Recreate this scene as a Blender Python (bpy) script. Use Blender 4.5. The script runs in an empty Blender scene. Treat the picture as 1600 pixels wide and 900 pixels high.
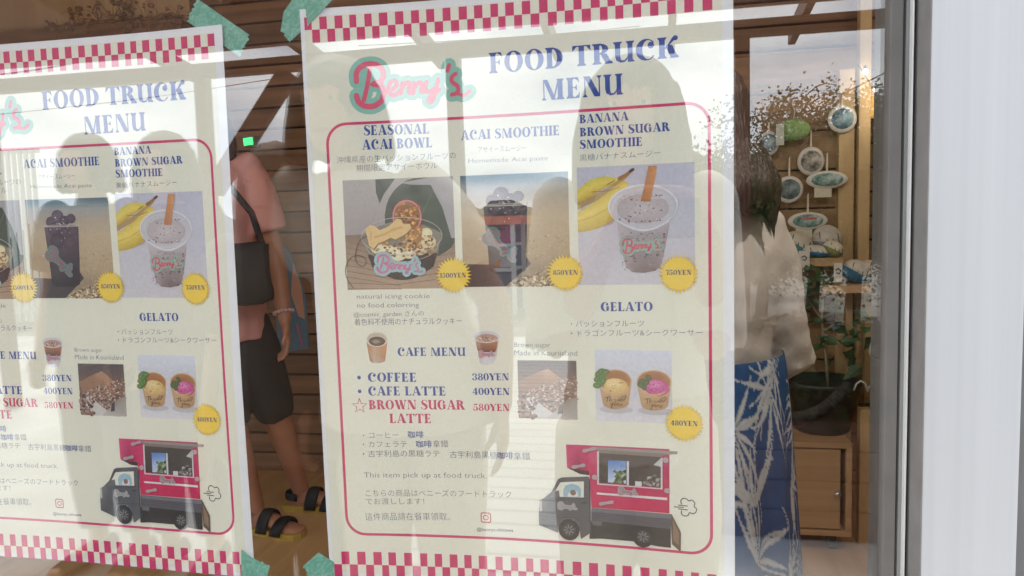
import bpy, bmesh, math, random
import numpy as np
from mathutils import Vector, Matrix, noise as mnoise
rnd = random.Random(7)
C = bpy.context.scene.collection
SC = bpy.context.scene
PI = math.pi

# ---------------------------------------------------------------- camera
F = 1150.0                      # focal length in photo pixels (photo 1600 wide)
D = 0.708                       # camera to the poster plane (y = 0), metres
CAMZ = 1.30
_L = np.array([-5756., 69., F]); _L /= np.linalg.norm(_L)
_N = np.array([369., 12990., F]); _N -= (_N @ _L) * _L; _N /= np.linalg.norm(_N)
_X, _Z = -_L, -_N
_Y = np.cross(_Z, _X)
ROT = np.array([_X, _Y, _Z])    # photo axes (right, down, forward) -> world
CAM = np.array([0., -D, CAMZ])

def at(px, py, y):
    """the point of the world plane y=const seen at this photo pixel"""
    d = ROT @ np.array([(px - 800) / F, (py - 450) / F, 1.0])
    return Vector(CAM + d * ((y + D) / d[1]))
GLASS_Y = -0.008
def mir(px, py, d):
    """a place out in front of the window, d metres from the glass, where the photo shows its reflection"""
    p = at(px, py, GLASS_Y + d)
    return Vector((p.x, 2 * GLASS_Y - p.y, p.z))

cam_d = bpy.data.cameras.new('camera'); cam = bpy.data.objects.new('camera', cam_d); C.objects.link(cam)
m = Matrix.Identity(4)
for r in range(3):
    m[r][0] = ROT[r][0]; m[r][1] = -ROT[r][1]; m[r][2] = -ROT[r][2]; m[r][3] = CAM[r]
cam.matrix_world = m
cam_d.sensor_width = 36.0; cam_d.lens = F / 1600 * 36
cam_d.clip_start = 0.02; cam_d.clip_end = 2000
SC.camera = cam

# ---------------------------------------------------------------- sky, sun, exposure
SUN_EL = math.radians(62)
SDIR = Vector((math.cos(SUN_EL) * math.sin(math.radians(-35)), -math.cos(SUN_EL) * math.cos(math.radians(-35)), math.sin(SUN_EL)))   # towards the sun: high, in front of the shop
SUN_AZ = math.atan2(SDIR.x, SDIR.y)
w = bpy.data.worlds.new('World'); SC.world = w; w.use_nodes = True
nt = w.node_tree; nt.nodes.clear()
def N(t, tree, **kw):
    n = tree.nodes.new(t)
    for k, v in kw.items(): setattr(n, k, v)
    return n
out = N('ShaderNodeOutputWorld', nt); bg = N('ShaderNodeBackground', nt)
sky = N('ShaderNodeTexSky', nt, sky_type='NISHITA', sun_disc=False, sun_elevation=SUN_EL, sun_rotation=SUN_AZ)
tc = N('ShaderNodeTexCoord', nt); mp = N('ShaderNodeMapping', nt)
mp.inputs['Scale'].default_value = (1.0, 1.0, 2.6)
n1 = N('ShaderNodeTexNoise', nt); n1.inputs['Scale'].default_value = 2.6; n1.inputs['Detail'].default_value = 9; n1.inputs['Roughness'].default_value = .55
n2 = N('ShaderNodeTexNoise', nt); n2.inputs['Scale'].default_value = 5.0; n2.inputs['Detail'].default_value = 8
cover = N('ShaderNodeValToRGB', nt)
cover.color_ramp.elements[0].position = .30; cover.color_ramp.elements[0].color = (.35,)*3 + (1,)
cover.color_ramp.elements[1].position = .46; cover.color_ramp.elements[1].color = (1, 1, 1, 1)
tone = N('ShaderNodeValToRGB', nt)
CL = 18.5
tone.color_ramp.elements[0].position = .32; tone.color_ramp.elements[0].color = (.54, .58, .66, 1)
tone.color_ramp.elements[1].position = .62; tone.color_ramp.elements[1].color = (1.0, 1.0, 1.0, 1)
bright = N('ShaderNodeMix', nt, data_type='RGBA', blend_type='MULTIPLY'); bright.inputs['Factor'].default_value = 1
bright.inputs['B'].default_value = (CL * .94, CL * .975, CL * 1.01, 1)
mix = N('ShaderNodeMix', nt, data_type='RGBA')
L = nt.links.new
L(tc.outputs['Generated'], mp.inputs['Vector']); L(mp.outputs['Vector'], n1.inputs['Vector']); L(mp.outputs['Vector'], n2.inputs['Vector'])
L(n1.outputs['Fac'], cover.inputs['Fac']); L(n2.outputs['Fac'], tone.inputs['Fac'])
L(tone.outputs['Color'], bright.inputs['A']); L(cover.outputs['Color'], mix.inputs['Factor'])
L(sky.outputs['Color'], mix.inputs['A']); L(bright.outputs[2], mix.inputs['B'])
L(mix.outputs[2], bg.inputs['Color']); bg.inputs['Strength'].default_value = .12
L(bg.outputs[0], out.inputs[0])
sun_d = bpy.data.lights.new('sun', 'SUN'); sun_d.energy = 3.5; sun_d.angle = math.radians(24); sun_d.color = (1, .96, .9)
sun = bpy.data.objects.new('sun', sun_d); C.objects.link(sun)
sun.rotation_euler = SDIR.to_track_quat('Z', 'Y').to_euler()
SC.view_settings.view_transform = 'Standard'; SC.view_settings.look = 'None'
SC.view_settings.exposure = 0.42; SC.view_settings.gamma = 1; SC.view_settings.use_curve_mapping = False
SC.render.engine = 'CYCLES'
SC.cycles.max_bounces = 10; SC.cycles.diffuse_bounces = 4; SC.cycles.glossy_bounces = 4
SC.cycles.transparent_max_bounces = 16; SC.cycles.transmission_bounces = 4
SC.cycles.use_denoising = True
SC.cycles.sample_clamp_indirect = 6

# ---------------------------------------------------------------- helpers
def lin(c):
    return tuple(((v / 255) / 12.92 if v / 255 <= .04045 else ((v / 255 + .055) / 1.055) ** 2.4) for v in c[:3])

def mat(name, col, rough=.6, metal=0., noise=0., scale=20., bump=0., spec=None, stretch=None, col2=None, detail=5, emit=None, bscale=None):
    """principled material with a noise-mottled base colour; col in linear values"""
    ma = bpy.data.materials.new(name); ma.use_nodes = True
    t = ma.node_tree; b = t.nodes['Principled BSDF']
    b.inputs['Roughness'].default_value = rough; b.inputs['Metallic'].default_value = metal
    if spec is not None: b.inputs['Specular IOR Level'].default_value = spec
    b.inputs['Base Color'].default_value = (*col, 1)
    if emit:
        b.inputs['Emission Color'].default_value = (*emit[:3], 1); b.inputs['Emission Strength'].default_value = emit[3]
    if noise or bump or col2:
        tc = N('ShaderNodeTexCoord', t); mp = N('ShaderNodeMapping', t)
        mp.inputs['Scale'].default_value = stretch or (1, 1, 1)
        nz = N('ShaderNodeTexNoise', t); nz.inputs['Scale'].default_value = scale; nz.inputs['Detail'].default_value = detail
        t.links.new(tc.outputs['Object'], mp.inputs['Vector']); t.links.new(mp.outputs['Vector'], nz.inputs['Vector'])
        if noise or col2:
            cr = N('ShaderNodeValToRGB', t)
            lo = tuple(max(0, v * (1 - noise)) for v in col); hi = col2 or tuple(min(1, v * (1 + noise)) for v in col)
            if col2: lo = col
            cr.color_ramp.elements[0].position = .33; cr.color_ramp.elements[0].color = (*lo, 1)
            cr.color_ramp.elements[1].position = .67; cr.color_ramp.elements[1].color = (*hi, 1)
            t.links.new(nz.outputs['Fac'], cr.inputs['Fac']); t.links.new(cr.outputs['Color'], b.inputs['Base Color'])
        if bump:
            src = nz
            if bscale:
                src = N('ShaderNodeTexNoise', t); src.inputs['Scale'].default_value = bscale; src.inputs['Detail'].default_value = 4
                t.links.new(mp.outputs['Vector'], src.inputs['Vector'])
            bp = N('ShaderNodeBump', t); bp.inputs['Strength'].default_value = bump; bp.inputs['Distance'].default_value = .01
            t.links.new(src.outputs['Fac'], bp.inputs['Height']); t.links.new(bp.outputs['Normal'], b.inputs['Normal'])
    return ma

def wood(name, c1, c2, axis=0, scale=6., rough=.6, bump=.15):
    """wood with grain running along the given object axis and a few knots"""
    ma = bpy.data.materials.new(name); ma.use_nodes = True
    t = ma.node_tree; b = t.nodes['Principled BSDF']; b.inputs['Roughness'].default_value = rough
    tc = N('ShaderNodeTexCoord', t); mp = N('ShaderNodeMapping', t)
    s = [scale * 5] * 3; s[axis] = scale * .35
    mp.inputs['Scale'].default_value = s
    oi = N('ShaderNodeObjectInfo', t)
    addv = N('ShaderNodeVectorMath', t, operation='ADD')
    geo = N('ShaderNodeNewGeometry', t)
    cmb = N('ShaderNodeMath', t, operation='MULTIPLY'); cmb.inputs[1].default_value = 37.0
    t.links.new(geo.outputs['Random Per Island'], cmb.inputs[0])
    t.links.new(tc.outputs['Object'], mp.inputs['Vector']); t.links.new(mp.outputs['Vector'], addv.inputs[0]); t.links.new(cmb.outputs[0], addv.inputs[1])
    nz = N('ShaderNodeTexNoise', t); nz.inputs['Scale'].default_value = 1.0; nz.inputs['Detail'].default_value = 7; nz.inputs['Distortion'].default_value = .8
    t.links.new(addv.outputs[0], nz.inputs['Vector'])
    cr = N('ShaderNodeValToRGB', t)
    cr.color_ramp.elements[0].position = .32; cr.color_ramp.elements[0].color = (*c1, 1)
    cr.color_ramp.elements[1].position = .68; cr.color_ramp.elements[1].color = (*c2, 1)
    hs = N('ShaderNodeHueSaturation', t)
    mr = N('ShaderNodeMapRange', t); mr.inputs['To Min'].default_value = .72; mr.inputs['To Max'].default_value = 1.2
    t.links.new(geo.outputs['Random Per Island'], mr.inputs['Value']); t.links.new(mr.outputs[0], hs.inputs['Value'])
    t.links.new(nz.outputs['Fac'], cr.inputs['Fac']); t.links.new(cr.outputs['Color'], hs.inputs['Color'])
    t.links.new(hs.outputs['Color'], b.inputs['Base Color'])
    bp = N('ShaderNodeBump', t); bp.inputs['Strength'].default_value = bump; bp.inputs['Distance'].default_value = .004
    t.links.new(nz.outputs['Fac'], bp.inputs['Height']); t.links.new(bp.outputs['Normal'], b.inputs['Normal'])
    return ma

def tag(o, label=None, cat=None, group=None, kind=None):
    if label: o['label'] = label
    if cat: o['category'] = cat
    if group: o['group'] = group
    if kind: o['kind'] = kind
    return o

def empty(name, loc, label, cat, group=None, rz=0.):
    o = bpy.data.objects.new(name, None); C.objects.link(o); o.location = loc; o.rotation_euler = (0, 0, rz)
    o.empty_display_size = .05
    return tag(o, label, cat, group)

class MB:
    """collects shapes in one bmesh and links them as ONE object"""
    def __init__(s): s.bm = bmesh.new()
    def box(s, lo, hi, bev=0., rot=None):
        lo, hi = Vector(lo), Vector(hi)
        c = (lo + hi) / 2; d = hi - lo
        r = bmesh.ops.create_cube(s.bm, size=1)
        M = Matrix.Translation(c) @ (rot.to_4x4() if rot else Matrix.Identity(4)) @ Matrix.Diagonal((abs(d.x), abs(d.y), abs(d.z), 1))
        bmesh.ops.transform(s.bm, matrix=M, verts=r['verts'])
        if bev:
            es = list({e for v in r['verts'] for e in v.link_edges})
            bmesh.ops.bevel(s.bm, geom=es, offset=bev, segments=2, affect='EDGES', profile=.7)
        return s
    def beam(s, a, b, w, h, bev=0.):
        a, b = Vector(a), Vector(b); d = b - a
        q = d.to_track_quat('X', 'Z').to_matrix()
        c = (a + b) / 2
        return s.box(c - Vector((d.length / 2, w / 2, h / 2)), c + Vector((d.length / 2, w / 2, h / 2)), bev, q)
    def loft(s, rings, n=16, cap=True, closed_path=False):
        """rings: (centre, ax, ay) with ax, ay the half-axis vectors"""
        vs = []
        for c, ax, ay in rings:
            c, ax, ay = Vector(c), Vector(ax), Vector(ay)
            vs.append([s.bm.verts.new(c + ax * math.cos(2 * PI * i / n) + ay * math.sin(2 * PI * i / n)) for i in range(n)])
        k = len(vs)
        for j in range(k if closed_path else k - 1):
            A, B = vs[j], vs[(j + 1) % k]
            for i in range(n):
                s.bm.faces.new((A[i], A[(i + 1) % n], B[(i + 1) % n], B[i]))
        if cap and not closed_path:
            s.bm.faces.new(list(reversed(vs[0]))); s.bm.faces.new(vs[-1])
        return s
    def tube(s, pts, rad, n=8, cap=True):
        pts = [Vector(p) for p in pts]
        rad = rad if isinstance(rad, (list, tuple)) else [rad] * len(pts)
        rings = []; prev = None
        for i, p in enumerate(pts):
            t = (pts[min(i + 1, len(pts) - 1)] - pts[max(i - 1, 0)]).normalized()
            if prev is None:
                u = t.orthogonal().normalized()
            else:
                u = (prev - t * prev.dot(t)); u = u.normalized() if u.length > 1e-6 else t.orthogonal().normalized()
            prev = u; v = t.cross(u)
            rings.append((p, u * rad[i], v * rad[i]))
        return s.loft(rings, n, cap)
    def lathe(s, prof, c=(0, 0, 0), n=24, sx=1., sy=1.):
        c = Vector(c)
        return s.loft([(c + Vector((0, 0, z)), (max(r, 1e-5) * sx, 0, 0), (0, max(r, 1e-5) * sy, 0)) for r, z in prof], n)
    def ball(s, c, r, n=2, sc=(1, 1, 1), rot=None):
        q = bmesh.ops.create_icosphere(s.bm, subdivisions=n, radius=1)
        M = Matrix.Translation(Vector(c)) @ (rot.to_4x4() if rot else Matrix.Identity(4)) @ Matrix.Diagonal((r * sc[0], r * sc[1], r * sc[2], 1))
        bmesh.ops.transform(s.bm, matrix=M, verts=q['verts'])
        return s
    def prism(s, poly, y0, y1):
        """outline in (x, z) pulled from y0 to y1"""
        a = [s.bm.verts.new((p[0], y0, p[1])) for p in poly]; b = [s.bm.verts.new((p[0], y1, p[1])) for p in poly]
        n = len(poly)
        s.bm.faces.new(a); s.bm.faces.new(list(reversed(b)))
        for i in range(n): s.bm.faces.new((a[i], b[i], b[(i + 1) % n], a[(i + 1) % n]))
        return s
    def move(s, v):
        bmesh.ops.translate(s.bm, vec=Vector(v), verts=s.bm.verts[:]); return s
    def xform(s, M):
        bmesh.ops.transform(s.bm, matrix=M, verts=s.bm.verts[:]); return s
    def jitter(s, amp, sc):
        for v in s.bm.verts:
            v.co += Vector(mnoise.noise_vector(v.co * sc)) * amp
        return s
    def build(s, name, ma, parent=None, smooth=False, loc=None):
        bmesh.ops.recalc_face_normals(s.bm, faces=s.bm.faces[:])
        me = bpy.data.meshes.new(name); s.bm.to_mesh(me); s.bm.free()
        me.materials.append(ma)
        if smooth:
            for p in me.polygons: p.use_smooth = True
        o = bpy.data.objects.new(name, me); C.objects.link(o)
        if parent: o.parent = parent
        if loc is not None: o.location = loc
        return o

def shade_auto(o, ang=40):
    me = o.data
    me.shade_smooth() if hasattr(me, 'shade_smooth') else None
    try: me.set_sharp_from_angle(angle=math.radians(ang))
    except Exception: pass
    return o

def fuse(o, voxel=.008, smooth=4, fac=.5):
    """melt the pieces of an object into one continuous skin"""
    r = o.modifiers.new('r', 'REMESH'); r.mode = 'VOXEL'; r.voxel_size = voxel; r.use_smooth_shade = True
    if smooth:
        k = o.modifiers.new('s', 'SMOOTH'); k.factor = fac; k.iterations = smooth
    dg = bpy.context.evaluated_depsgraph_get(); dg.update()
    me = bpy.data.meshes.new_from_object(o.evaluated_get(dg))
    o.modifiers.clear(); old = o.data; o.data = me; me.name = old.name
    if not me.materials: me.materials.append(old.materials[0])
    for p in me.polygons: p.use_smooth = True
    return o

def copy_tree(o, parent=None):
    c = o.copy(); C.objects.link(c); c.parent = parent
    for ch in list(o.children): copy_tree(ch, c)
    return c

# ---------------------------------------------------------------- the menu posters
PW, PH = .42, .594
PXC, PZC = -.1416, 1.2234       # centre of the poster that is fully in view
BOW = .012                      # its middle sags this far behind its taped corners

def P(px, py):
    """photo pixel -> position on the printed sheet, metres from its centre"""
    y = 0.
    for _ in range(6):
        p = at(px, py, y); s = max(-1, min(1, (p.x - PXC) / (PW / 2))); y = BOW * (1 - s * s)
    p = at(px, py, y)
    return np.array([p.x - PXC, p.z - PZC])

class Art:
    """flat print: coloured shapes in thin layers of ink, later bent with the sheet"""
    DZ = 2.5e-5
    def __init__(s, z0=1.2e-4): s.v = []; s.c = []; s.f = []; s.z = z0
    def layer(s, k=1): s.z += s.DZ * k
    def poly(s, pts, col, keep=False, cols=None):
        b = len(s.v)
        for i, p in enumerate(pts):
            s.v.append((p[0], p[1], s.z)); s.c.append(cols[i] if cols else col)
        s.f.append(tuple(range(b, b + len(pts))))
        if not keep: s.layer()
    def strip(s, A, B, col, keep=False, colB=None):
        b = len(s.v); n = len(A)
        for p in A: s.v.append((p[0], p[1], s.z)); s.c.append(col)
        for p in B: s.v.append((p[0], p[1], s.z)); s.c.append(colB or col)
        for i in range(n - 1): s.f.append((b + i, b + i + 1, b + n + i + 1, b + n + i))
        if not keep: s.layer()
    def fan(s, c, pts, col, colc=None, keep=False):
        b = len(s.v); n = len(pts)
        s.v.append((c[0], c[1], s.z)); s.c.append(colc or col)
        for p in pts: s.v.append((p[0], p[1], s.z)); s.c.append(col)
        for i in range(n): s.f.append((b, b + 1 + i, b + 1 + (i + 1) % n))
        if not keep: s.layer()
    def ell(s, c, rx, ry, col, n=28, rot=0., colc=None, keep=False, a0=0., a1=2 * PI):
        cr, sr = math.cos(rot), math.sin(rot); pts = []
        for i in range(n):
            a = a0 + (a1 - a0) * i / n; x, y = rx * math.cos(a), ry * math.sin(a)
            pts.append((c[0] + x * cr - y * sr, c[1] + x * sr + y * cr))
        s.fan(c, pts, col, colc, keep)
    def ring(s, c, rx, ry, t, col, n=32, rot=0., a0=0., a1=2 * PI, keep=False):
        cr, sr = math.cos(rot), math.sin(rot); A = []; B = []
        for i in range(n + 1):
            a = a0 + (a1 - a0) * i / n
            for q, d in ((A, 0), (B, t)):
                x, y = (rx - d) * math.cos(a), (ry - d) * math.sin(a)
                q.append((c[0] + x * cr - y * sr, c[1] + x * sr + y * cr))
        s.strip(A, B, col, keep)
    def stroke(s, pts, w, col, keep=False, round_=True):
        """line of width w (number or list) with round joints"""
        pts = [np.array(p, float) for p in pts]
        ws = w if isinstance(w, (list, tuple)) else [w] * len(pts)
        z = s.z
        A = []; B = []
        for i, p in enumerate(pts):
            t = pts[min(i + 1, len(pts) - 1)] - pts[max(i - 1, 0)]
            t = t / (np.linalg.norm(t) + 1e-12); n = np.array([-t[1], t[0]])
            A.append(p + n * ws[i] / 2); B.append(p - n * ws[i] / 2)
        s.strip(A, B, col, True)
        if round_:
            s.z += s.DZ * .3
            for i in (0, len(pts) - 1): s.ell(pts[i], ws[i] / 2, ws[i] / 2, col, 10, keep=True)
        s.z = z
        if not keep: s.layer()
    def grad(s, x0, y0, x1, y1, stops):
        """rectangle with colour changing from bottom to top: stops = (t, colour)"""
        for (t0, c0), (t1, c1) in zip(stops[:-1], stops[1:]):
            a, b = y0 + (y1 - y0) * t0, y0 + (y1 - y0) * t1
            s.poly([(x0, a), (x1, a), (x1, b), (x0, b)], c0, True, [c0, c0, c1, c1])
        s.layer()
    def merge(s, o, M=lambda p: p):
        b = len(s.v); z0 = min(q[2] for q in o.v)
        top = s.z
        for q in o.v:
            p = M(q[:2]); s.v.append((p[0], p[1], s.z + (q[2] - z0))); top = max(top, s.z + (q[2] - z0))
        s.c += o.c; s.f += [tuple(i + b for i in f) for f in o.f]
        s.z = top + s.DZ
    def build(s, name, ma, parent, bow):
        bm = bmesh.new(); lay = bm.verts.layers.float_color.new('Col')
        vs = []
        fade = 'photo' in name or 'picture' in name
        for q, c in zip(s.v, s.c):
            if fade: c = mixc(c, (196, 190, 184), .13)
            v = bm.verts.new((q[0], -q[2], q[1])); v[lay] = (*lin(c), 1) if max(c) > 1.5 else (*c[:3], 1); vs.append(v)
        for f in s.f:
            try: bm.faces.new([vs[i] for i in f])
            except ValueError: pass
        xs = [q[0] for q in s.v]
        k0, k1 = math.ceil(min(xs) / .01), math.floor(max(xs) / .01)
        big = [f for f in bm.faces if max(max(v.co.x for v in f.verts) - min(v.co.x for v in f.verts), max(v.co.z for v in f.verts) - min(v.co.z for v in f.verts)) > .0101]
        if big:
            mark = set(big)
            for k in range(k0, k1 + 1):
                x = k * .01
                sel = [f for f in bm.faces if f.is_valid and max(v.co.x for v in f.verts) > x + 1e-6 and min(v.co.x for v in f.verts) < x - 1e-6
                       and max(v.co.x for v in f.verts) - min(v.co.x for v in f.verts) > .0101]
                if not sel: continue
                geom = sel + list({e for f in sel for e in f.edges}) + list({v for f in sel for v in f.verts})
                bmesh.ops.bisect_plane(bm, geom=geom, plane_co=(x, 0, 0), plane_no=(1, 0, 0), dist=1e-7)
            zs = [q[1] for q in s.v]
            for k in range(math.ceil(min(zs) / .01), math.floor(max(zs) / .01) + 1):
                z = k * .01
                sel = [f for f in bm.faces if max(v.co.z for v in f.verts) > z + 1e-6 and min(v.co.z for v in f.verts) < z - 1e-6
                       and max(v.co.z for v in f.verts) - min(v.co.z for v in f.verts) > .0101]
                if not sel: continue
                geom = sel + list({e for f in sel for e in f.edges}) + list({v for f in sel for v in f.verts})
                bmesh.ops.bisect_plane(bm, geom=geom, plane_co=(0, 0, z), plane_no=(0, 0, 1), dist=1e-7)
        for v in bm.verts:
            u = max(-1, min(1, v.co.x / (PW / 2))); v.co.y += bow(u, v.co.z)
        for f in bm.faces:
            if f.normal.y > 0: f.normal_flip()
        me = bpy.data.meshes.new(name); bm.to_mesh(me); bm.free(); me.materials.append(ma)
        o = bpy.data.objects.new(name, me); C.objects.link(o); o.parent = parent
        return o

def print_mat(name, noise=.06, scale=900., rough=.45):
    """ink on paper: colour per shape with a fine printed grain"""
    ma = bpy.data.materials.new(name); ma.use_nodes = True
    t = ma.node_tree; b = t.nodes['Principled BSDF']; b.inputs['Roughness'].default_value = rough
    b.inputs['Specular IOR Level'].default_value = .25
    a = N('ShaderNodeAttribute', t, attribute_name='Col')
    tc = N('ShaderNodeTexCoord', t); nz = N('ShaderNodeTexNoise', t); nz.inputs['Scale'].default_value = scale; nz.inputs['Detail'].default_value = 4
    mr = N('ShaderNodeMapRange', t); mr.inputs['From Min'].default_value = .3; mr.inputs['From Max'].default_value = .7
    mr.inputs['To Min'].default_value = 1 - noise; mr.inputs['To Max'].default_value = 1 + noise
    hs = N('ShaderNodeHueSaturation', t)
    t.links.new(tc.outputs['Object'], nz.inputs['Vector']); t.links.new(nz.outputs['Fac'], mr.inputs['Value'])
    t.links.new(mr.outputs[0], hs.inputs['Value']); t.links.new(a.outputs['Color'], hs.inputs['Color'])
    t.links.new(hs.outputs['Color'], b.inputs['Base Color'])
    return ma

INK = (55, 82, 158); PINK = (205, 62, 112); CREAM = (229, 227, 212); GOLD = (241, 206, 84)
THIN = (74, 82, 116)
TEAL = (140, 192, 178); ROSE = (220, 92, 122)

# --- heavy display lettering, drawn glyph by glyph (cap height 1)
def arc(cx, cy, rx, ry, a0, a1, n=14):
    return [(cx + rx * math.cos(math.radians(a0 + (a1 - a0) * i / n)), cy + ry * math.sin(math.radians(a0 + (a1 - a0) * i / n))) for i in range(n + 1)]
def cres(cx, cy, RX, RY, ix, iy, rx, ry, a0, a1, n=18):
    return ('s', arc(cx, cy, RX, RY, a0, a1, n), arc(ix, iy, rx, ry, a0, a1, n))
def pl(*p): return ('p', list(p))
def rect(x0, y0, x1, y1): return pl((x0, y0), (x1, y0), (x1, y1), (x0, y1))
def serif(x, w, y, e=.08):
    d = 1 if y < .5 else -1
    return pl((x - e, y), (x + w + e, y), (x + w + e, y + d * .035), (x + w, y + d * .13), (x, y + d * .13), (x - e, y + d * .035))
def stem(x, w=.25, e=.08): return [rect(x, .02, x + w, .98), serif(x, w, 0, e), serif(x, w, 1, e)]
def vst(pts, ws):
    pts = [np.array(p) for p in pts]; A = []; B = []
    for i, p in enumerate(pts):
        t = pts[min(i + 1, len(pts) - 1)] - pts[max(i - 1, 0)]; t = t / np.linalg.norm(t); n = np.array([-t[1], t[0]])
        A.append(p + n * ws[i] / 2); B.append(p - n * ws[i] / 2)
    return ('s', A, B)
def blob(x, y, r): return ('p', arc(x, y, r, r * 1.1, 0, 340, 14))
def thick(x0, y0, x1, y1, w): return pl((x0, y0), (x0 + w, y0), (x1 + w, y1), (x1, y1))
E_ARM = [rect(.25, .945, .62, 1.0), pl((.42, .95), (.64, .95), (.67, .72), (.58, .86)), rect(.25, .485, .52, .535), pl((.42, .51), (.55, .36), (.55, .66))]
BASE_ARM = [rect(.25, 0, .64, .055), pl((.42, .05), (.60, .15), (.70, .30), (.66, .0))]
CC = [cres(.47, .5, .46, .52, .56, .5, .26, .455, 40, 322), blob(.68, .70, .145)]
GL = {
 'A': (.98, [pl((.40, 1.02), (.48, 1.02), (.17, .02), (.10, .02)), pl((.38, 1.02), (.58, 1.02), (.93, .02), (.62, .02)), rect(.22, .28, .68, .34), serif(.10, .07, 0, .09), serif(.62, .30, 0, .06)]),
 'B': (.84, stem(.09) + [cres(.30, .75, .40, .25, .30, .75, .15, .20, -90, 90), cres(.30, .265, .48, .265, .30, .265, .19, .21, -90, 90)]),
 'C': (.92, CC),
 'D': (.92, stem(.09) + [cres(.30, .5, .56, .5, .30, .5, .28, .445, -90, 90)]),
 'E': (.78, stem(.09) + E_ARM + BASE_ARM),
 'F': (.72, stem(.09) + E_ARM),
 'G': (1.0, CC[:1] + [blob(.70, .76, .12), rect(.62, .06, .86, .40), serif(.62, .24, .42, .07)]),
 'H': (.98, stem(.09, .23) + stem(.66, .23) + [rect(.3, .48, .68, .535)]),
 'I': (.43, stem(.09)),
 'K': (.95, stem(.09) + [vst([(.34, .46), (.5, .62), (.66, .84), (.80, .97)], [.06, .08, .13, .2]), blob(.80, .93, .11), thick(.60, .02, .36, .62, .30), serif(.62, .27, 0, .05)]),
 'L': (.74, stem(.09) + BASE_ARM),
 'M': (1.26, [rect(.12, .02, .175, .98), serif(.12, .055, 0, .08), thick(.54, 0, .12, 1.0, .22), pl((.60, 0), (.68, 0), (.95, 1), (.88, 1)), rect(.86, .02, 1.11, .98), serif(.86, .25, 0), serif(.9, .2, 1, .08)]),
 'N': (1.04, [rect(.12, .02, .175, .98), serif(.12, .055, 0, .09), thick(.62, 0, .10, 1.0, .30), rect(.84, .02, .90, .98), serif(.84, .06, 1, .09), rect(.06, .96, .3, 1.0)]),
 'O': (.98, [cres(.48, .5, .46, .52, .48, .5, .20, .455, 0, 360, 36)]),
 'R': (.92, stem(.09) + [cres(.30, .735, .44, .265, .30, .735, .17, .21, -90, 90), thick(.62, .02, .38, .50, .28), serif(.64, .25, 0, .05)]),
 'S': (.76, [vst([(.66, .80), (.60, .93), (.42, 1.0), (.22, .93), (.15, .77), (.26, .61), (.46, .49), (.62, .36), (.63, .19), (.48, .05), (.30, 0.0), (.12, .08), (.09, .24)], [.13, .08, .05, .14, .22, .27, .28, .27, .22, .14, .05, .08, .15])]),
 'T': (.90, [rect(.32, .02, .57, .98), serif(.32, .25, 0), rect(.03, .94, .86, 1.0), pl((.03, .98), (.24, .96), (.13, .84), (.02, .70)), pl((.86, .98), (.65, .96), (.76, .84), (.87, .70))]),
 'U': (.98, [rect(.09, .28, .33, .98), serif(.09, .24, 1), vst([(.21, .34), (.24, .16), (.36, .05), (.52, .06), (.66, .2), (.70, .36)], [.24, .22, .13, .09, .07, .05]), rect(.66, .04, .88, .98), serif(.66, .22, 1), pl((.66, .0), (.96, .0), (.96, .04), (.88, .12), (.66, .2))]),
 'W': (1.34, [thick(.36, 0, .05, 1.0, .27), pl((.46, 0), (.53, 0), (.76, 1), (.69, 1)), thick(.82, 0, .54, 1.0, .27), pl((.92, 0), (.99, 0), (1.24, 1), (1.17, 1)), serif(.05, .26, 1, .05), serif(1.15, .08, 1, .09)]),
 'Y': (.96, [thick(.34, .40, .03, 1.0, .29), pl((.46, .44), (.54, .44), (.88, 1), (.80, 1)), rect(.34, .02, .59, .46), serif(.34, .25, 0), serif(.05, .25, 1, .05), serif(.80, .07, 1, .08)]),
 '0': (.80, [cres(.40, .5, .38, .52, .40, .5, .14, .46, 0, 360, 30)]),
 '1': (.48, [rect(.16, .02, .38, .98), serif(.16, .22, 0), pl((.02, .76), (.16, .82), (.3, 1.0), (.16, 1.0))]),
 '3': (.74, [cres(.32, .76, .34, .25, .32, .76, .13, .20, -90, 150), cres(.32, .27, .38, .28, .32, .27, .14, .22, -160, 90), blob(.12, .78, .11), blob(.10, .22, .11)]),
 '4': (.82, [rect(.42, .02, .66, .98), serif(.42, .24, 0), rect(.03, .26, .78, .34), pl((.03, .28), (.11, .28), (.55, 1.0), (.44, 1.0))]),
 '5': (.74, [rect(.12, .52, .17, 1.0), pl((.12, 1.0), (.64, 1.0), (.62, .80), (.12, .86)), cres(.32, .30, .38, .31, .32, .30, .13, .26, -160, 130), blob(.10, .22, .10)]),
 '7': (.70, [pl((.04, 1.0), (.68, 1.0), (.68, .92), (.06, .84)), pl((.56, .94), (.68, .98), (.48, .0), (.20, .0)), pl((.04, .98), (.14, .90), (.05, .66))]),
 '8': (.78, [cres(.39, .76, .31, .25, .39, .76, .11, .19, 0, 360, 24), cres(.39, .27, .37, .28, .39, .27, .13, .21, 0, 360, 24)]),
}
def lettering(A, s, p0, p1, h_px, col, bend=0.):
    """display lettering whose base line runs between two photo pixels"""
    a, b = P(*p0), P(*p1)
    h = np.linalg.norm(P(p0[0], p0[1] - h_px) - a)
    sp = .03; wid = 0
    for ch in s: wid += .42 if ch == ' ' else GL[ch][0] + sp
    wid -= sp
    ex = (b - a) / wid; ey = np.array([-ex[1], ex[0]]); ey = ey / np.linalg.norm(ey) * h
    x = 0.; z = A.z
    for ch in s:
        if ch == ' ': x += .42; continue
        adv, prims = GL[ch]
        for k, pr in enumerate(prims):
            A.z = z + k * 6e-6
            f = lambda q: a + ex * (x + q[0]) + ey * q[1]
            if pr[0] == 'p': A.poly([f(q) for q in pr[1]], col, True)
            else: A.strip([f(q) for q in pr[1]], [f(q) for q in pr[2]], col, True)
        x += adv + sp
    A.z = z + Art.DZ * 3

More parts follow.
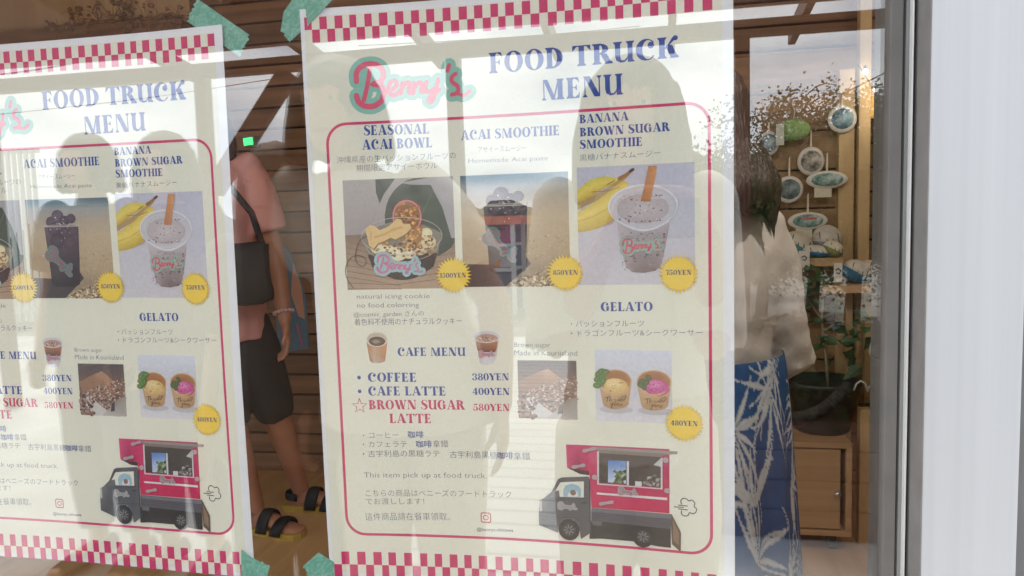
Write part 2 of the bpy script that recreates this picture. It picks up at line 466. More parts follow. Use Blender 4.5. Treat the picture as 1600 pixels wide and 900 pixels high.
_tc = bpy.data.curves.new('menu_words', 'FONT'); _to = bpy.data.objects.new('menu_words', _tc); C.objects.link(_to)
_tc.size = 1; _tc.resolution_u = 2
def words(A, s, p0, p1, h_px, col, off=-.012, box=None):
    """thin handwriting-like print between two photo pixels (ink extent), h_px = ink height"""
    _tc.body = s; _tc.offset = off
    dg = bpy.context.evaluated_depsgraph_get(); dg.update()
    me = bpy.data.meshes.new_from_object(_to.evaluated_get(dg))
    vs = np.array([v.co[:2] for v in me.vertices]); fs = [tuple(p.vertices) for p in me.polygons]
    bpy.data.meshes.remove(me)
    a, b = P(*p0), P(*p1); h = np.linalg.norm(P(p0[0], p0[1] - h_px) - a)
    x0, x1 = vs[:, 0].min(), vs[:, 0].max()
    lo, hi = box or (vs[:, 1].min(), vs[:, 1].max())
    ex = (b - a); ey = np.array([-ex[1], ex[0]]); ey = ey / np.linalg.norm(ey) * h
    bI = len(A.v)
    for q in vs:
        p = a + ex * (q[0] - x0) / (x1 - x0) + ey * (q[1] - lo) / (hi - lo)
        A.v.append((p[0], p[1], A.z)); A.c.append(col)
    A.f += [tuple(i + bI for i in f) for f in fs]
    A.layer()

# --- the script logo: rose strokes on a mint outline; coordinates 0..800 x 0..400
def sp(pts, k=4):
    """smooth curve through the points"""
    pts = [np.array(p, float) for p in pts]; o = []
    for i in range(len(pts) - 1):
        p0, p1, p2, p3 = pts[max(i - 1, 0)], pts[i], pts[i + 1], pts[min(i + 2, len(pts) - 1)]
        for j in range(k):
            t = j / k
            o.append(.5 * ((2 * p1) + (-p0 + p2) * t + (2 * p0 - 5 * p1 + 4 * p2 - p3) * t * t + (-p0 + 3 * p1 - 3 * p2 + p3) * t ** 3))
    return o + [pts[-1]]
LOGO = [([(388, 508), (385, 468), (402, 430), (440, 406), (500, 402), (545, 430), (556, 472), (532, 514), (482, 524), (535, 532), (558, 572), (545, 628), (492, 664), (432, 660), (398, 632), (388, 598)], 27),
        ([(472, 436), (456, 530), (434, 626)], 22),
        ([(578, 570), (612, 560), (640, 530), (628, 505), (600, 515), (585, 560), (606, 592), (640, 588), (660, 566)], 20),
        ([(664, 585), (674, 520)], 20), ([(672, 548), (700, 516), (722, 526), (714, 575), (735, 578)], 20),
        ([(742, 582), (750, 520)], 20), ([(749, 548), (776, 516), (798, 526), (790, 570), (806, 574)], 20),
        ([(826, 512), (820, 556), (844, 576), (880, 552)], 20), ([(898, 498), (882, 570), (862, 630), (838, 634), (850, 602), (905, 562)], 20),
        ([(968, 408), (956, 442)], 20),
        ([(1008, 462), (986, 480), (984, 510), (1022, 540), (1020, 578), (984, 592)], 20), ([(1020, 584), (1058, 596), (1096, 570)], 17)]
def logo(A, M, mint=TEAL, rose=ROSE, edge=72, line=None):
    """M maps logo coordinates to the sheet"""
    k = np.linalg.norm(M((1000, 500)) - M((400, 500))) / 600
    z = A.z
    if line:
        for pts, w in LOGO: A.stroke([M(p) for p in sp(pts, 3)], (w + edge + 10) * k, line, True)
        A.z += Art.DZ
    for i, (pts, w) in enumerate(LOGO): A.z += 2e-6; A.stroke([M(p) for p in sp(pts, 3)], (w + edge) * k, mint, True)
    A.z += Art.DZ
    for i, (pts, w) in enumerate(LOGO): A.z += 2e-6; A.stroke([M(p) for p in sp(pts, 3)], w * 1.28 * k, rose, True)
    A.z += Art.DZ
def pxlogo(x0, y0, x1, y1):
    """logo whose letters span from photo pixel (x0,y0)=left middle to (x1,y1)=right middle"""
    a, b = P(x0, y0), P(x1, y1); ex = (b - a) / 715.; ey = np.array([ex[1], -ex[0]])
    return lambda q: a + ex * (q[0] - 380) + ey * (q[1] - 530)

# ---------------------------------------------------------------- artwork, drawn once and printed on both posters
def Pp(*pts): return [P(*p) for p in pts]
def rectpx(a, b):
    p, q = P(*a), P(*b); return min(p[0], q[0]), min(p[1], q[1]), max(p[0], q[0]), max(p[1], q[1])
class Box:
    """a printed photograph: s to the right and t downward, both 0..1"""
    def __init__(s, a, b): s.x0, s.y0, s.x1, s.y1 = rectpx(a, b); s.w = s.x1 - s.x0; s.h = s.y1 - s.y0
    def __call__(s, u, v): return np.array([s.x0 + s.w * u, s.y1 - s.h * v])
    def many(s, *p): return [s(*q) for q in p]
def mixc(a, b, t): return tuple(a[i] + (b[i] - a[i]) * t for i in range(3))
def specks(A, inside, n, size, cols, seed=1, elong=1.6):
    r = random.Random(seed); z = A.z; k = 0; tries = 0
    while k < n and tries < n * 20:
        tries += 1
        p = inside(r)
        if p is None: continue
        a = r.random() * PI; s = size * (.5 + r.random()); e = 1 + (elong - 1) * r.random()
        A.z = z + (k % 7) * 4e-6
        c = r.choice(cols); f = .85 + .3 * r.random(); c = tuple(min(255, v * f) for v in c)
        m = r.randint(5, 7)
        A.poly([(p[0] + s * e * math.cos(a + t), p[1] + s * math.sin(a + t) * (.75 + .5 * r.random())) for t in [2 * PI * i / m for i in range(m)]], c, True)
        k += 1
    A.z = z + Art.DZ * 2
def inbox(B, u0, v0, u1, v1, ok=None):
    def f(r):
        u, v = u0 + (u1 - u0) * r.random(), v0 + (v1 - v0) * r.random()
        if ok and not ok(u, v): return None
        return B(u, v)
    return f

ART = {}          # part name -> list of (Art)
def new(name, z0=1.2e-4):
    a = Art(z0); ART.setdefault(name, []).append(a); return a

# the printed cream ground
A = new('printed_background', 8e-5)
cx0, cy1 = P(475, 26); cx1 = PW / 2 - .0098; cy0 = -PH / 2 + .0045
A.poly([(cx0, cy0), (cx1, cy0), (cx1, cy1), (cx0, cy1)], CREAM)

# checks at the top and the bottom
A = new('checker_border')
def checks(rows, x0, first, n, seed):
    r = random.Random(seed)
    w = [(.0168 / 2 * 1.0) * (1 + .22 * (r.random() - .5)) for _ in range(n)]
    k = (cx1 - x0) / sum(w); x = x0; xs = [x0]
    for q in w: x += q * k; xs.append(x)
    for ri, (ya, yb) in enumerate(rows):
        for i in range(n):
            if (i + ri + first) % 2 == 0:
                A.poly([(xs[i], ya), (xs[i + 1], ya), (xs[i + 1], yb), (xs[i], yb)], PINK, True)
t0, t1, t2 = P(475, 27.5)[1], P(475, 47.3)[1], P(484, 67)[1]
checks([(t1, t0), (t2, t1)], cx0, 0, 51, 3)
A = new('checker_border')
b0, b1, b2 = P(537, 862)[1], P(530, 882)[1], P(530, 882)[1] - (P(537, 862)[1] - P(530, 882)[1])
checks([(b1, b0), (b2, b1)], cx0 + .001, 1, 49, 5)

# the rounded red frame
A = new('rounded_frame_line')
x0, x1 = P(527, 525)[0], P(1110, 525)[0]; y1, y0 = P(727, 184)[1], P(820, 844)[1]
def rrect(x0, y0, x1, y1, r, n=8):
    o = []
    for cx, cy, a in ((x1 - r, y1 - r, 0), (x0 + r, y1 - r, 90), (x0 + r, y0 + r, 180), (x1 - r, y0 + r, 270)):
        o += arc(cx, cy, r, r, a, a + 90, n)
    return o + [o[0]]
lw = .0028
A.strip(rrect(x0 - lw / 2, y0 - lw / 2, x1 + lw / 2, y1 + lw / 2, .0215), rrect(x0 + lw / 2, y0 + lw / 2, x1 - lw / 2, y1 - lw / 2, .0187), PINK)

# lettering
A = new('title_lettering')
lettering(A, 'FOOD', (764.5, 115), (882, 105.5), 32, INK)
lettering(A, 'TRUCK', (894, 104.5), (1061, 89.5), 32, INK)
lettering(A, 'MENU', (846, 157.5), (974, 147.5), 32, INK)
for s, a, b, h in (('SEASONAL', (568, 211.5), (670.6, 208.5), 15.5), ('ACAI BOWL', (566, 234), (675.6, 230), 15.5), ('ACAI SMOOTHIE', (720, 219), (875, 211), 15),
                   ('BANANA', (905.6, 193), (982.4, 188), 13.5), ('BROWN SUGAR', (906, 213.4), (1046.6, 204.6), 13.5), ('SMOOTHIE', (905.6, 232.6), (1004.4, 227.8), 13.5),
                   ('GELATO', (938.6, 486.4), (1020.4, 486), 14), ('CAFE MENU', (621.6, 556), (728, 556), 13)):
    if s not in ('BROWN SUGAR', 'SMOOTHIE', 'ACAI BOWL'): A = new('dish_heading_lettering')
    lettering(A, s, a, b, h, INK)
for s, a, b, h, c in (('COFFEE', (575, 596.4), (652, 596.4), 14, INK), ('CAFE LATTE', (575.6, 618), (697.6, 618), 14, INK),
                      ('BROWN SUGAR', (576.4, 639.7), (726.6, 640), 14.5, PINK), ('LATTE', (608.6, 661), (675, 661.2), 14.5, PINK),
                      ('380YEN', (738.4, 594), (796, 594), 10.8, INK), ('400YEN', (738.4, 616.6), (797, 617), 10.8, INK), ('580YEN', (739.6, 641.6), (797, 642), 10.8, PINK)):
    if s != 'LATTE': A = new('price_list_lettering')
    lettering(A, s, a, b, h, c)
A = new('bullet_marks')
for c in ((561, 590), (562, 611.5)): A.ell(P(*c), .0020, .0020, INK, 14, keep=True)
c = P(562, 634.5); st = [c + .0082 * (1 if k % 2 == 0 else .40) * np.array([math.sin(k * PI / 5), math.cos(k * PI / 5)]) for k in range(11)]
A.layer(); A.stroke(st, .0009, PINK)

K = dict(col=THIN)
for s, a, b, h in (('沖縄県産の生パッションフルーツの', (526.5, 255.5), (712, 248), 11), ('期間限定アサイーボウル', (557, 268.5), (683, 263.5), 11),
                   ('アサイースムージー', (747, 238.5), (822, 235.5), 9), ('Homemade Acai paste', (732, 257), (856, 252.5), 9),
                   ('黒糖バナナスムージー', (906, 252), (1032, 244), 10.5),
                   ('natural icing cookie', (558, 469), (671.6, 468), 9.2), ('no food colorring', (558.6, 483), (655, 482), 9.6),
                   ('@cozmic_garden さんの', (553, 497), (663, 495), 9.6), ('着色料不使用のナチュラルクッキー', (554.4, 508.5), (722, 506.5), 10.5),
                   ('・パッションフルーツ', (892, 511), (1006, 510.5), 10), ('・ドラゴンフルーツ&シークワーサー', (892, 525.5), (1098, 524.5), 10),
                   ('Brown sugar', (804, 544), (859.6, 544.6), 9), ('Made in Kouriisland', (804, 555), (902, 556), 8),
                   ('・コーヒー', (567, 684.5), (623, 684), 8.5), ('・カフェラテ', (567, 699), (636, 698.5), 9), ('・古宇利島の黒糖ラテ', (567, 714.5), (687, 714), 10.5),
                   ('This item pick up at food truck.', (569, 749), (761, 750), 10.5),
                   ('こちらの商品はベニーズのフードトラック', (571.6, 776), (799, 778), 10.5), ('でお渡しします！', (571.6, 788.5), (663, 788.5), 10),
                   ('這件商品請在餐車領取。', (571, 813.5), (703, 813.5), 12), ('拿鐵', (677, 699), (700.6, 698.6), 11),
                   ('古宇利島黒糖', (703, 715.5), (777, 716.5), 11), ('拿鐵', (803, 718), (829, 718), 11.5)):
    latin = s[0].isascii()
    if s in ('沖縄県産の生パッションフルーツの', 'アサイースムージー', '黒糖バナナスムージー', 'natural icing cookie', '・パッションフルーツ', 'Brown sugar', '・コーヒー', 'This item pick up at food truck.', 'こちらの商品はベニーズのフードトラック', '這件商品請在餐車領取。'): A = new('small_print')
    if s == '拿鐵': A = [q for q in ART['small_print']][6]
    if s == '古宇利島黒糖': A = ART['small_print'][6]
    words(A, s, a, b, h, off=-.010 if not latin else -.012, **K)
A = ART['small_print'][6]
for s, a, b in (('咖啡', (637.6, 684.5), (662, 684.6)), ('咖啡', (650.4, 699.5), (675, 699.3)), ('咖啡', (777.6, 716.8), (802, 717.2))):
    words(A, s, a, b, 11.2, INK, off=.005)
A = new('account_name_lettering')
words(A, '@bennys.okinawa', (745, 831.5), (802, 833), 7.2, (40, 50, 90), off=.006)

A = new('camera_app_icon')
c = P(759, 809); A.strip(rrect(c[0] - .0056, c[1] - .0056, c[0] + .0056, c[1] + .0056, .0024, 5), rrect(c[0] - .0044, c[1] - .0044, c[0] + .0044, c[1] + .0044, .0015, 5), (196, 70, 105), colB=(196, 90, 100))
A.ring(c, .0030, .0030, .0010, (196, 70, 105)); A.ell(c + np.array([.0029, .0029]), .0006, .0006, (196, 70, 105), 8)

# price bursts
for k, (s, c, a, b, h) in enumerate((('1500YEN', (709, 430), (688, 434), (729, 433.3), 7.4), ('850YEN', (883, 427), (864.2, 429.6), (903.4, 429.2), 7.6),
                                     ('750YEN', (1060, 428), (1040, 429.6), (1081, 429.2), 7.8), ('480YEN', (1069, 661), (1047.6, 664), (1090.6, 665.4), 7.8))):
    A = new('price_burst', 9e-4)
    q = P(*c); ro, ri = .0190, .0142
    A.fan(q, [q + (ro if i % 2 == 0 else ri) * np.array([math.cos(i * PI / 30), math.sin(i * PI / 30)]) for i in range(60)], GOLD, (238, 208, 100))
    lettering(A, s, a, b, h, (62, 72, 130))

# the logo at the top
A = new('script_logo')
logo(A, lambda q: P(460 + q[0] / 4, q[1] / 4), edge=66)

# ---- printed photographs
# 1 acai bowl
A = new('bowl_photo'); B = Box((535, 282), (710.5, 450)); B.x0, B.w = P(536, 300)[0], P(708, 300)[0] - P(536, 300)[0]; B.x1 = B.x0 + B.w
def clip(pts): return [np.array([min(max(q[0], B.x0), B.x1), min(max(q[1], B.y0), B.y1)]) for q in pts]
A.grad(B.x0, B.y0, B.x0 + B.w, B.y1, ((0, (176, 148, 124)), (.35, (150, 124, 104)), (.50, (120, 100, 88)), (.505, (158, 150, 152)), (1, (172, 166, 166))))
for i in range(9):                                                      # boards of the table
    v = .55 + i * .055
    A.stroke([B(0, v), B(.45, v + .16 * (1 - v) + .06), B(1, v + .02)] if v < .9 else [B(0, v), B(.5, min(1, v + .03))], .0007, (118, 96, 80), True, False)
A.layer()
A.poly(B.many((.30, 0), (.48, 0), (.44, .05), (.37, .14), (.33, .22), (.30, .12)), (50, 68, 66))
A.fan(B(.68, .32), clip(B.many(*[(.70 + .33 * math.cos(t) + (.05 if math.cos(t) > 0 else 0), .36 + .36 * math.sin(t)) for t in np.linspace(.0, 2 * PI, 30)[:-1] if True])), (44, 62, 58), (58, 80, 70))
A.stroke(B.many((.62, .50), (.75, .25), (.86, .05)), [.0012, .0010, .0006], (86, 106, 88))
A.poly(B.many((.52, .04), (.80, .0), (1, 0), (1, .55), (.97, .55), (.90, .28), (.80, .07), (.62, .06)), (162, 160, 166))
# cup
A.strip(B.many(*[(.16 + .72 * t, .50 - .12 * math.sin(PI * t)) for t in np.linspace(0, 1, 14)]), B.many(*[(.20 + .64 * t, .70 + .05 * math.sin(PI * t)) for t in np.linspace(0, 1, 14)]), (128, 122, 112))
A.strip(B.many(*[(.20 + .64 * t, .68) for t in np.linspace(0, 1, 14)]), B.many(*[(.24 + .56 * t, .80 + .12 * math.sin(PI * t)) for t in np.linspace(0, 1, 14)]), (48, 36, 42))
# whipped cream, banana, granola
for u, v, r, c in ((.30, .62, .07, (232, 222, 180)), (.38, .66, .08, (236, 226, 190)), (.48, .68, .08, (230, 218, 180)), (.58, .67, .07, (226, 208, 170)), (.68, .64, .07, (214, 190, 150)), (.76, .58, .07, (220, 204, 158)), (.74, .50, .06, (226, 216, 170))):
    A.ell(B(u, v), r * B.w, r * B.w * .8, c, 16, colc=mixc(c, (255, 250, 225), .5))
specks(A, inbox(B, .28, .52, .80, .70), 150, .0011, [(156, 104, 62), (186, 134, 84), (112, 72, 46), (206, 168, 110)], 4)
# passion fruit half
c = B(.575, .345)
A.ell(c, .0165, .0182, (112, 46, 62), 30); A.ell(c, .0152, .0168, (206, 132, 150), 30); A.ell(c, .0138, .0154, (150, 92, 44), 30, colc=(96, 56, 34))
specks(A, lambda r: c + (.0125 * math.sqrt(r.random())) * np.array([math.cos(r.random() * 6.28), 1.1 * math.sin(r.random() * 6.28)]), 90, .0011, [(196, 128, 60), (222, 160, 84), (70, 40, 30), (128, 72, 40), (176, 96, 50)], 9)
A.strip(B.many((.54, .50), (.60, .56), (.62, .62)), B.many((.72, .42), (.70, .54), (.66, .62)), (170, 116, 64))
specks(A, inbox(B, .54, .46, .70, .64), 60, .0011, [(206, 148, 84), (120, 74, 44), (226, 178, 110)], 12)
# the cookie, a bone-shaped plaque
cpts = [(.20, .50), (.19, .45), (.23, .41), (.28, .42), (.32, .46), (.40, .43), (.45, .39), (.48, .36), (.52, .37), (.54, .41), (.60, .41), (.61, .45), (.56, .50), (.50, .53), (.46, .55), (.42, .53), (.36, .56), (.30, .58), (.26, .63), (.22, .60)]
A.poly(B.many(*[(u + .006, v + .012) for u, v in cpts]), (140, 104, 62)); A.poly(B.many(*cpts), (226, 190, 128))
A.stroke(B.many((.28, .52), (.36, .50), (.44, .46), (.52, .44)), .0024, (206, 166, 104)); A.stroke(B.many((.24, .47), (.24, .55)), .0016, (208, 170, 110))
A.ring(B(.52, .52), .37 * B.w, .17 * B.w, .0006, (196, 190, 180)); A.ring(B(.52, .60), .33 * B.w, .15 * B.w, .0005, (190, 184, 170), a0=PI, a1=2 * PI)
logo(A, pxlogo(590, 411, 661, 419), (150, 190, 198), (206, 116, 156), 90)
A.stroke([P(*q) for q in sp([(574, 369), (563, 376), (557, 395), (558, 410), (568, 416), (573, 408), (566, 400), (550, 402), (541, 418), (543, 435), (553, 450)], 5)], .0007, (40, 38, 46))

# 2 acai smoothie
A = new('dark_smoothie_photo'); B = Box((718.5, 275), (891.4, 446.5))
A.grad(B.x0, B.y0, B.x1, B.y1, ((0, (150, 132, 110)), (.16, (156, 136, 112)), (.30, (186, 162, 130)), (.62, (194, 172, 142)), (.80, (176, 162, 146)), (.90, (156, 160, 160)), (.955, (96, 128, 142)), (1, (70, 108, 130))))
specks(A, inbox(B, .42, .82, 1, 1, lambda u, v: v > 1.10 - .32 * u), 520, .0010, [(206, 180, 144), (130, 108, 86), (226, 206, 172), (98, 80, 66), (172, 146, 114)], 2)
specks(A, inbox(B, .0, .55, 1, .85), 260, .0007, [(206, 180, 144), (166, 144, 112), (186, 160, 124)], 3)
A.poly(B.many((0, .78), (.24, .80), (.60, .74), (.64, .80), (.52, .90), (.40, 1), (.0, 1)), (66, 58, 62))
A.poly(B.many((.0, .55), (.22, .58), (.24, .80), (0, .79)), (186, 160, 130))
A.poly(B.many((.21, .28), (.62, .28), (.605, .60), (.585, .86), (.53, .885), (.30, .885), (.255, .86), (.235, .60)), (58, 48, 56), cols=[(92, 78, 88), (88, 74, 84), (60, 48, 58), (46, 38, 44), (46, 38, 44), (46, 38, 44), (46, 38, 44), (60, 48, 58)])
for u, v, r, c in ((.30, .23, .065, (74, 58, 74)), (.38, .175, .075, (82, 64, 82)), (.46, .22, .06, (66, 52, 66)), (.54, .20, .055, (72, 62, 72)), (.33, .30, .08, (70, 52, 68)), (.44, .34, .09, (64, 48, 62)), (.55, .32, .07, (72, 58, 70)), (.36, .42, .09, (60, 46, 56)), (.50, .44, .08, (74, 56, 66))):
    A.ell(B(u, v), r * B.w, r * B.w * .9, c, 18, colc=mixc(c, (130, 112, 130), .35), keep=True); A.z += 4e-6
A.layer(); A.ring(B(.415, .27), .245 * B.w, .012 * B.w, .0005, (206, 200, 196)); A.stroke(B.many((.17, .272), (.66, .272)), .0006, (190, 180, 178))
specks(A, inbox(B, .28, .16, .58, .5), 26, .0005, [(206, 200, 206), (150, 138, 150)], 7)
logo(A, pxlogo(762, 364, 806, 404), (100, 130, 128), (150, 92, 104), 84)

# 3 banana smoothie
A = new('banana_smoothie_photo'); B = Box((901, 262), (1086.4, 444.3))
A.grad(B.x0, B.y0, B.x1, B.y1, ((0, (206, 202, 212)), (.35, (204, 201, 213)), (.7, (196, 196, 212)), (1, (194, 194, 214))))
def pxl(*p): return [P(820 + (x / 5), 340 + y / 5) for x, y in p]
def px4(*p): return [P(840 + x / 5, 160 + y / 5) for x, y in p]
def clip(pts): return [np.array([min(max(q[0], B.x0), B.x1), min(max(q[1], B.y0), B.y1)]) for q in pts]
A.poly(clip(pxl((412, 105), (560, 90), (680, 50), (720, 10), (650, 0), (412, 60))), (176, 160, 160))                          # soft shadow
def band(a, b, ca, cb):
    a, b = sp([np.array(q) for q in a], 4), sp([np.array(q) for q in b], 4)
    A.strip(clip(px4(*a)), clip(px4(*b)), ca, colB=cb)
band(((290, 700), (390, 618), (500, 580), (590, 585), (640, 600)), ((290, 750), (390, 680), (490, 640), (575, 622), (635, 608)), (212, 196, 84), (234, 208, 96))
band(((290, 748), (390, 678), (490, 638), (575, 620), (635, 606)), ((290, 806), (390, 752), (480, 696), (560, 650), (640, 610)), (234, 208, 96), (198, 162, 64))
A.poly(clip(px4((300, 790), (400, 745), (500, 695), (580, 640), (640, 600), (690, 570), (735, 525), (745, 530), (700, 585), (640, 650), (560, 710), (460, 770), (370, 810), (300, 840))), (176, 146, 96))
band(((290, 868), (400, 806), (500, 742), (590, 668), (660, 618), (700, 622)), ((290, 920), (410, 872), (520, 810), (620, 730), (690, 670), (716, 680)), (216, 186, 76), (240, 214, 106))
band(((290, 918), (410, 870), (520, 808), (620, 728), (690, 668), (716, 678)), ((290, 1018), (430, 996), (560, 936), (650, 860), (705, 790), (728, 740)), (238, 211, 102), (196, 166, 62))
A.stroke(clip(px4((420, 700), (560, 690), (640, 660))), .0006, (120, 96, 60)); A.stroke(px4((640, 596), (690, 568), (738, 526)), [.004, .0034, .0026], (146, 106, 64)); A.stroke(px4((725, 538), (745, 524)), .0028, (52, 42, 40))
A.stroke(clip(px4((300, 930), (440, 890), (580, 810), (690, 700))), .0011, (206, 176, 70)); A.stroke(px4((545, 640), (600, 610)), .0009, (110, 112, 60))
cupb = pxl((716, 20), (1135, 0), (1118, 120), (1085, 290), (1060, 380), (1020, 415), (930, 432), (840, 425), (790, 385), (770, 300), (735, 120))
A.poly(cupb, (182, 166, 170), cols=[(200, 190, 194), (196, 186, 194), (176, 160, 164), (168, 150, 154), (150, 132, 136), (128, 110, 112), (112, 96, 98), (136, 118, 120), (168, 152, 156), (186, 170, 174), (196, 182, 186)])
rimc = P(840 + 820 / 5, 160 + 810 / 5)
A.ell(rimc, .0325, .0205, (202, 200, 210), 36, colc=(190, 186, 196)); A.ell(rimc + np.array([.0002, -.0025]), .0245, .0140, (184, 172, 176), 32, colc=(206, 196, 200))
specks(A, lambda r: rimc + np.array([0, -.0025]) + np.array([.022 * math.sqrt(r.random()) * math.cos(r.random() * 6.28), .0125 * math.sin(r.random() * 6.28)]), 60, .0006, [(90, 78, 84), (128, 112, 116), (226, 220, 222)], 5)
A.ring(rimc, .0328, .0208, .0014, (226, 226, 232), 40); A.ring(rimc + np.array([0, -.0012]), .0310, .0190, .0005, (180, 178, 190), 40)
A.strip(pxl(*[(716 + 420 * t, 18 + 70 * math.sin(PI * t)) for t in np.linspace(0, 1, 14)]), pxl(*[(722 + 408 * t, 30 + 78 * math.sin(PI * t)) for t in np.linspace(0, 1, 14)]), (226, 224, 232))
specks(A, lambda r: P(820 + (760 + 330 * r.random()) / 5, 340 + (110 + 300 * r.random()) / 5), 110, .0006, [(90, 76, 80), (120, 104, 108), (150, 134, 138)], 6, 2.6)
A.poly(px4((865, 497), (933, 494), (925, 560), (905, 660), (880, 775), (805, 772), (825, 690), (848, 590)), (206, 140, 92), cols=[(196, 128, 80), (214, 150, 104), (216, 152, 106), (206, 142, 96), (196, 130, 84), (176, 110, 66), (184, 118, 74), (190, 124, 78)])
A.layer()
logo(A, pxlogo(973, 385, 1034, 382), (150, 182, 170), (214, 84, 108), 84, (120, 140, 138))

# 4 brown sugar
A = new('brown_sugar_photo'); B = Box((808.6, 562.6), (902.6, 655.4))
A.grad(B.x0, B.y0, B.x1, B.y1, ((0, (132, 110, 102)), (.6, (120, 92, 82)), (.85, (98, 84, 84)), (1, (92, 82, 84))))
A.poly(B.many((.0, .36), (.30, .22), (.52, .14), (.78, .34), (.95, .5), (.80, .72), (.42, .62), (.1, .62)), (168, 124, 98), cols=[(150, 112, 92), (168, 126, 100), (186, 140, 108), (160, 118, 92), (140, 102, 84), (130, 96, 80), (146, 108, 88), (140, 104, 88)])
for i in range(16): A.stroke(B.many((.10 + i * .045, .34 + .01 * i), (.30 + i * .035, .18 + .022 * i)), .0004, (124, 88, 70), True, False)
A.layer()
specks(A, inbox(B, 0, .2, 1, 1, lambda u, v: v > .58 - .34 * u and not (.12 < u < .42 and .72 < v < .95)), 900, .0008, [(176, 142, 126), (112, 82, 72), (88, 64, 58), (204, 176, 160), (146, 110, 96)], 8)
A.poly(B.many((.13, .66), (.25, .60), (.34, .72), (.50, .84), (.62, .92), (.50, 1), (.25, 1), (.12, .84)), (206, 200, 198))
specks(A, inbox(B, .0, .6, .3, 1), 90, .0013, [(84, 58, 56), (120, 86, 78), (160, 130, 118)], 21)
A.poly(B.many((.70, .80), (.84, .66), (1, .62), (1, 1), (.46, 1), (.58, .90)), (172, 164, 158), cols=[(150, 140, 134), (140, 130, 122), (160, 150, 144), (176, 170, 164), (196, 188, 184), (182, 174, 170)])
A.poly(B.many((.66, .92), (.69, .78), (.76, .72), (.75, .90)), (72, 60, 60))

# 5 gelato
A = new('gelato_photo'); B = Box((929.4, 546.4), (1050.6, 662))
A.grad(B.x0, B.y0, B.x1, B.y1, ((0, (222, 219, 226)), (.35, (206, 204, 214)), (.6, (208, 208, 220)), (1, (216, 220, 236))))
def px5(*p): return [P(820 + x / 5, 500 + y / 5) for x, y in p]
def tub(cx, rimy, rx, ry, bx0, bx1, by, scoop, lo, hi, seed):
    A.ell(px5((cx + 6, by + 8))[0], .0165, .004, (190, 186, 194), 20)
    A.strip(px5(*[(cx + rx * math.cos(t), rimy + ry * math.sin(t)) for t in np.linspace(PI, 0, 18)]), px5(*[((bx0 + bx1) / 2 + (bx1 - bx0) / 2 * math.cos(t), by - 40 + 45 * math.sin(t)) for t in np.linspace(PI, 0, 18)]), (206, 166, 122), colB=(184, 144, 102))
    c = px5((cx, rimy))[0]; k = np.linalg.norm(px5((cx + 100, rimy))[0] - c) / 100
    A.ell(c, rx * k, ry * k, (214, 176, 132), 36); A.ell(c, (rx - 9) * k, (ry - 9) * k, (176, 118, 76), 36, colc=(146, 92, 60))
    q = px5(scoop)[0]
    A.ell(q, 96 * k, 66 * k, lo, 26, colc=hi); A.ell(q + np.array([-.002, .003]), 70 * k, 42 * k, mixc(lo, hi, .5), 24, colc=mixc(hi, (255, 255, 255), .25))
    specks(A, lambda r: q + np.array([.014 * (r.random() - .5), .009 * (r.random() - .5)]), 26, .0006, [lo, mixc(lo, (0, 0, 0), .15)], seed)
    A.strip(px5(*[(cx + (rx - 2) * math.cos(t), rimy + (ry - 2) * math.sin(t)) for t in np.linspace(PI, 0, 18)]), px5(*[(cx + (rx - 12) * math.cos(t), rimy + (ry + 14) * math.sin(t)) for t in np.linspace(PI, 0, 18)]), (212, 172, 128))
tub(707, 478, 130, 96, 610, 812, 690, (712, 520), (214, 174, 104), (240, 212, 148), 3)
tub(1010, 484, 136, 96, 910, 1120, 702, (1035, 530), (192, 70, 130), (222, 110, 180), 4)
for u, v in ((575, 420), (600, 400), (570, 460), (605, 440), (585, 490), (630, 405), (565, 510), (612, 470)): A.ell(px5((u, v))[0], .0042, .0030, (72, 108, 56), 10, rot=u * .1, colc=(112, 146, 84), keep=True); A.z += 4e-6
for u, v in ((965, 450), (945, 490), (915, 480), (930, 520), (905, 505)): A.ell(px5((u, v))[0], .0036, .0028, (66, 84, 52), 10, rot=u * .1, colc=(96, 116, 70), keep=True); A.z += 4e-6
A.layer()
for dx, dy in ((0, 0), (312, 12)):
    for pts in ([(625, 605), (670, 598)], [(648, 600), (642, 640)], [(668, 605), (662, 636), (676, 618), (684, 636)], [(694, 622), (706, 616), (704, 634), (716, 634)], [(722, 632), (726, 616), (736, 630)], [(742, 606), (742, 632), (754, 616), (746, 624), (756, 634)],
                [(668, 646), (678, 660), (694, 642), (672, 690)], [(700, 656), (710, 648), (712, 664), (700, 662)], [(718, 650), (722, 664), (734, 648)], [(745, 656), (738, 668), (756, 668), (752, 650), (764, 664)], [(770, 625), (752, 605), (762, 590), (773, 602), (788, 584), (796, 596), (770, 628)]):
        A.stroke(px5(*[(x + dx, y + dy) for x, y in pts]), .0006, (62, 46, 40), True, False)
A.layer()

# 6 coffee cup and iced latte, cut out
def pxc(*p): return [P(520 + x / 5, 500 + y / 5) for x, y in p]
A = new('coffee_cup_picture')
A.poly(pxc((262, 150), (430, 150), (420, 250), (408, 322), (370, 338), (310, 336), (290, 318), (274, 230)), (196, 132, 84), cols=[(190, 126, 80), (206, 150, 104), (204, 146, 98), (176, 112, 68), (220, 200, 186), (206, 186, 170), (170, 106, 62), (186, 120, 74)])
c = pxc((346, 150))[0]; k = np.linalg.norm(pxc((446, 150))[0] - c) / 100
A.ell(c, 86 * k, 58 * k, (226, 216, 206), 30); A.ell(c, 76 * k, 50 * k, (196, 178, 160), 30); A.ell(c + np.array([0, -.0022]), 64 * k, 36 * k, (72, 58, 52), 26, colc=(120, 104, 92)); A.ell(c + np.array([-.001, -.0024]), 30 * k, 14 * k, (150, 130, 112), 16)
A = new('iced_latte_picture')
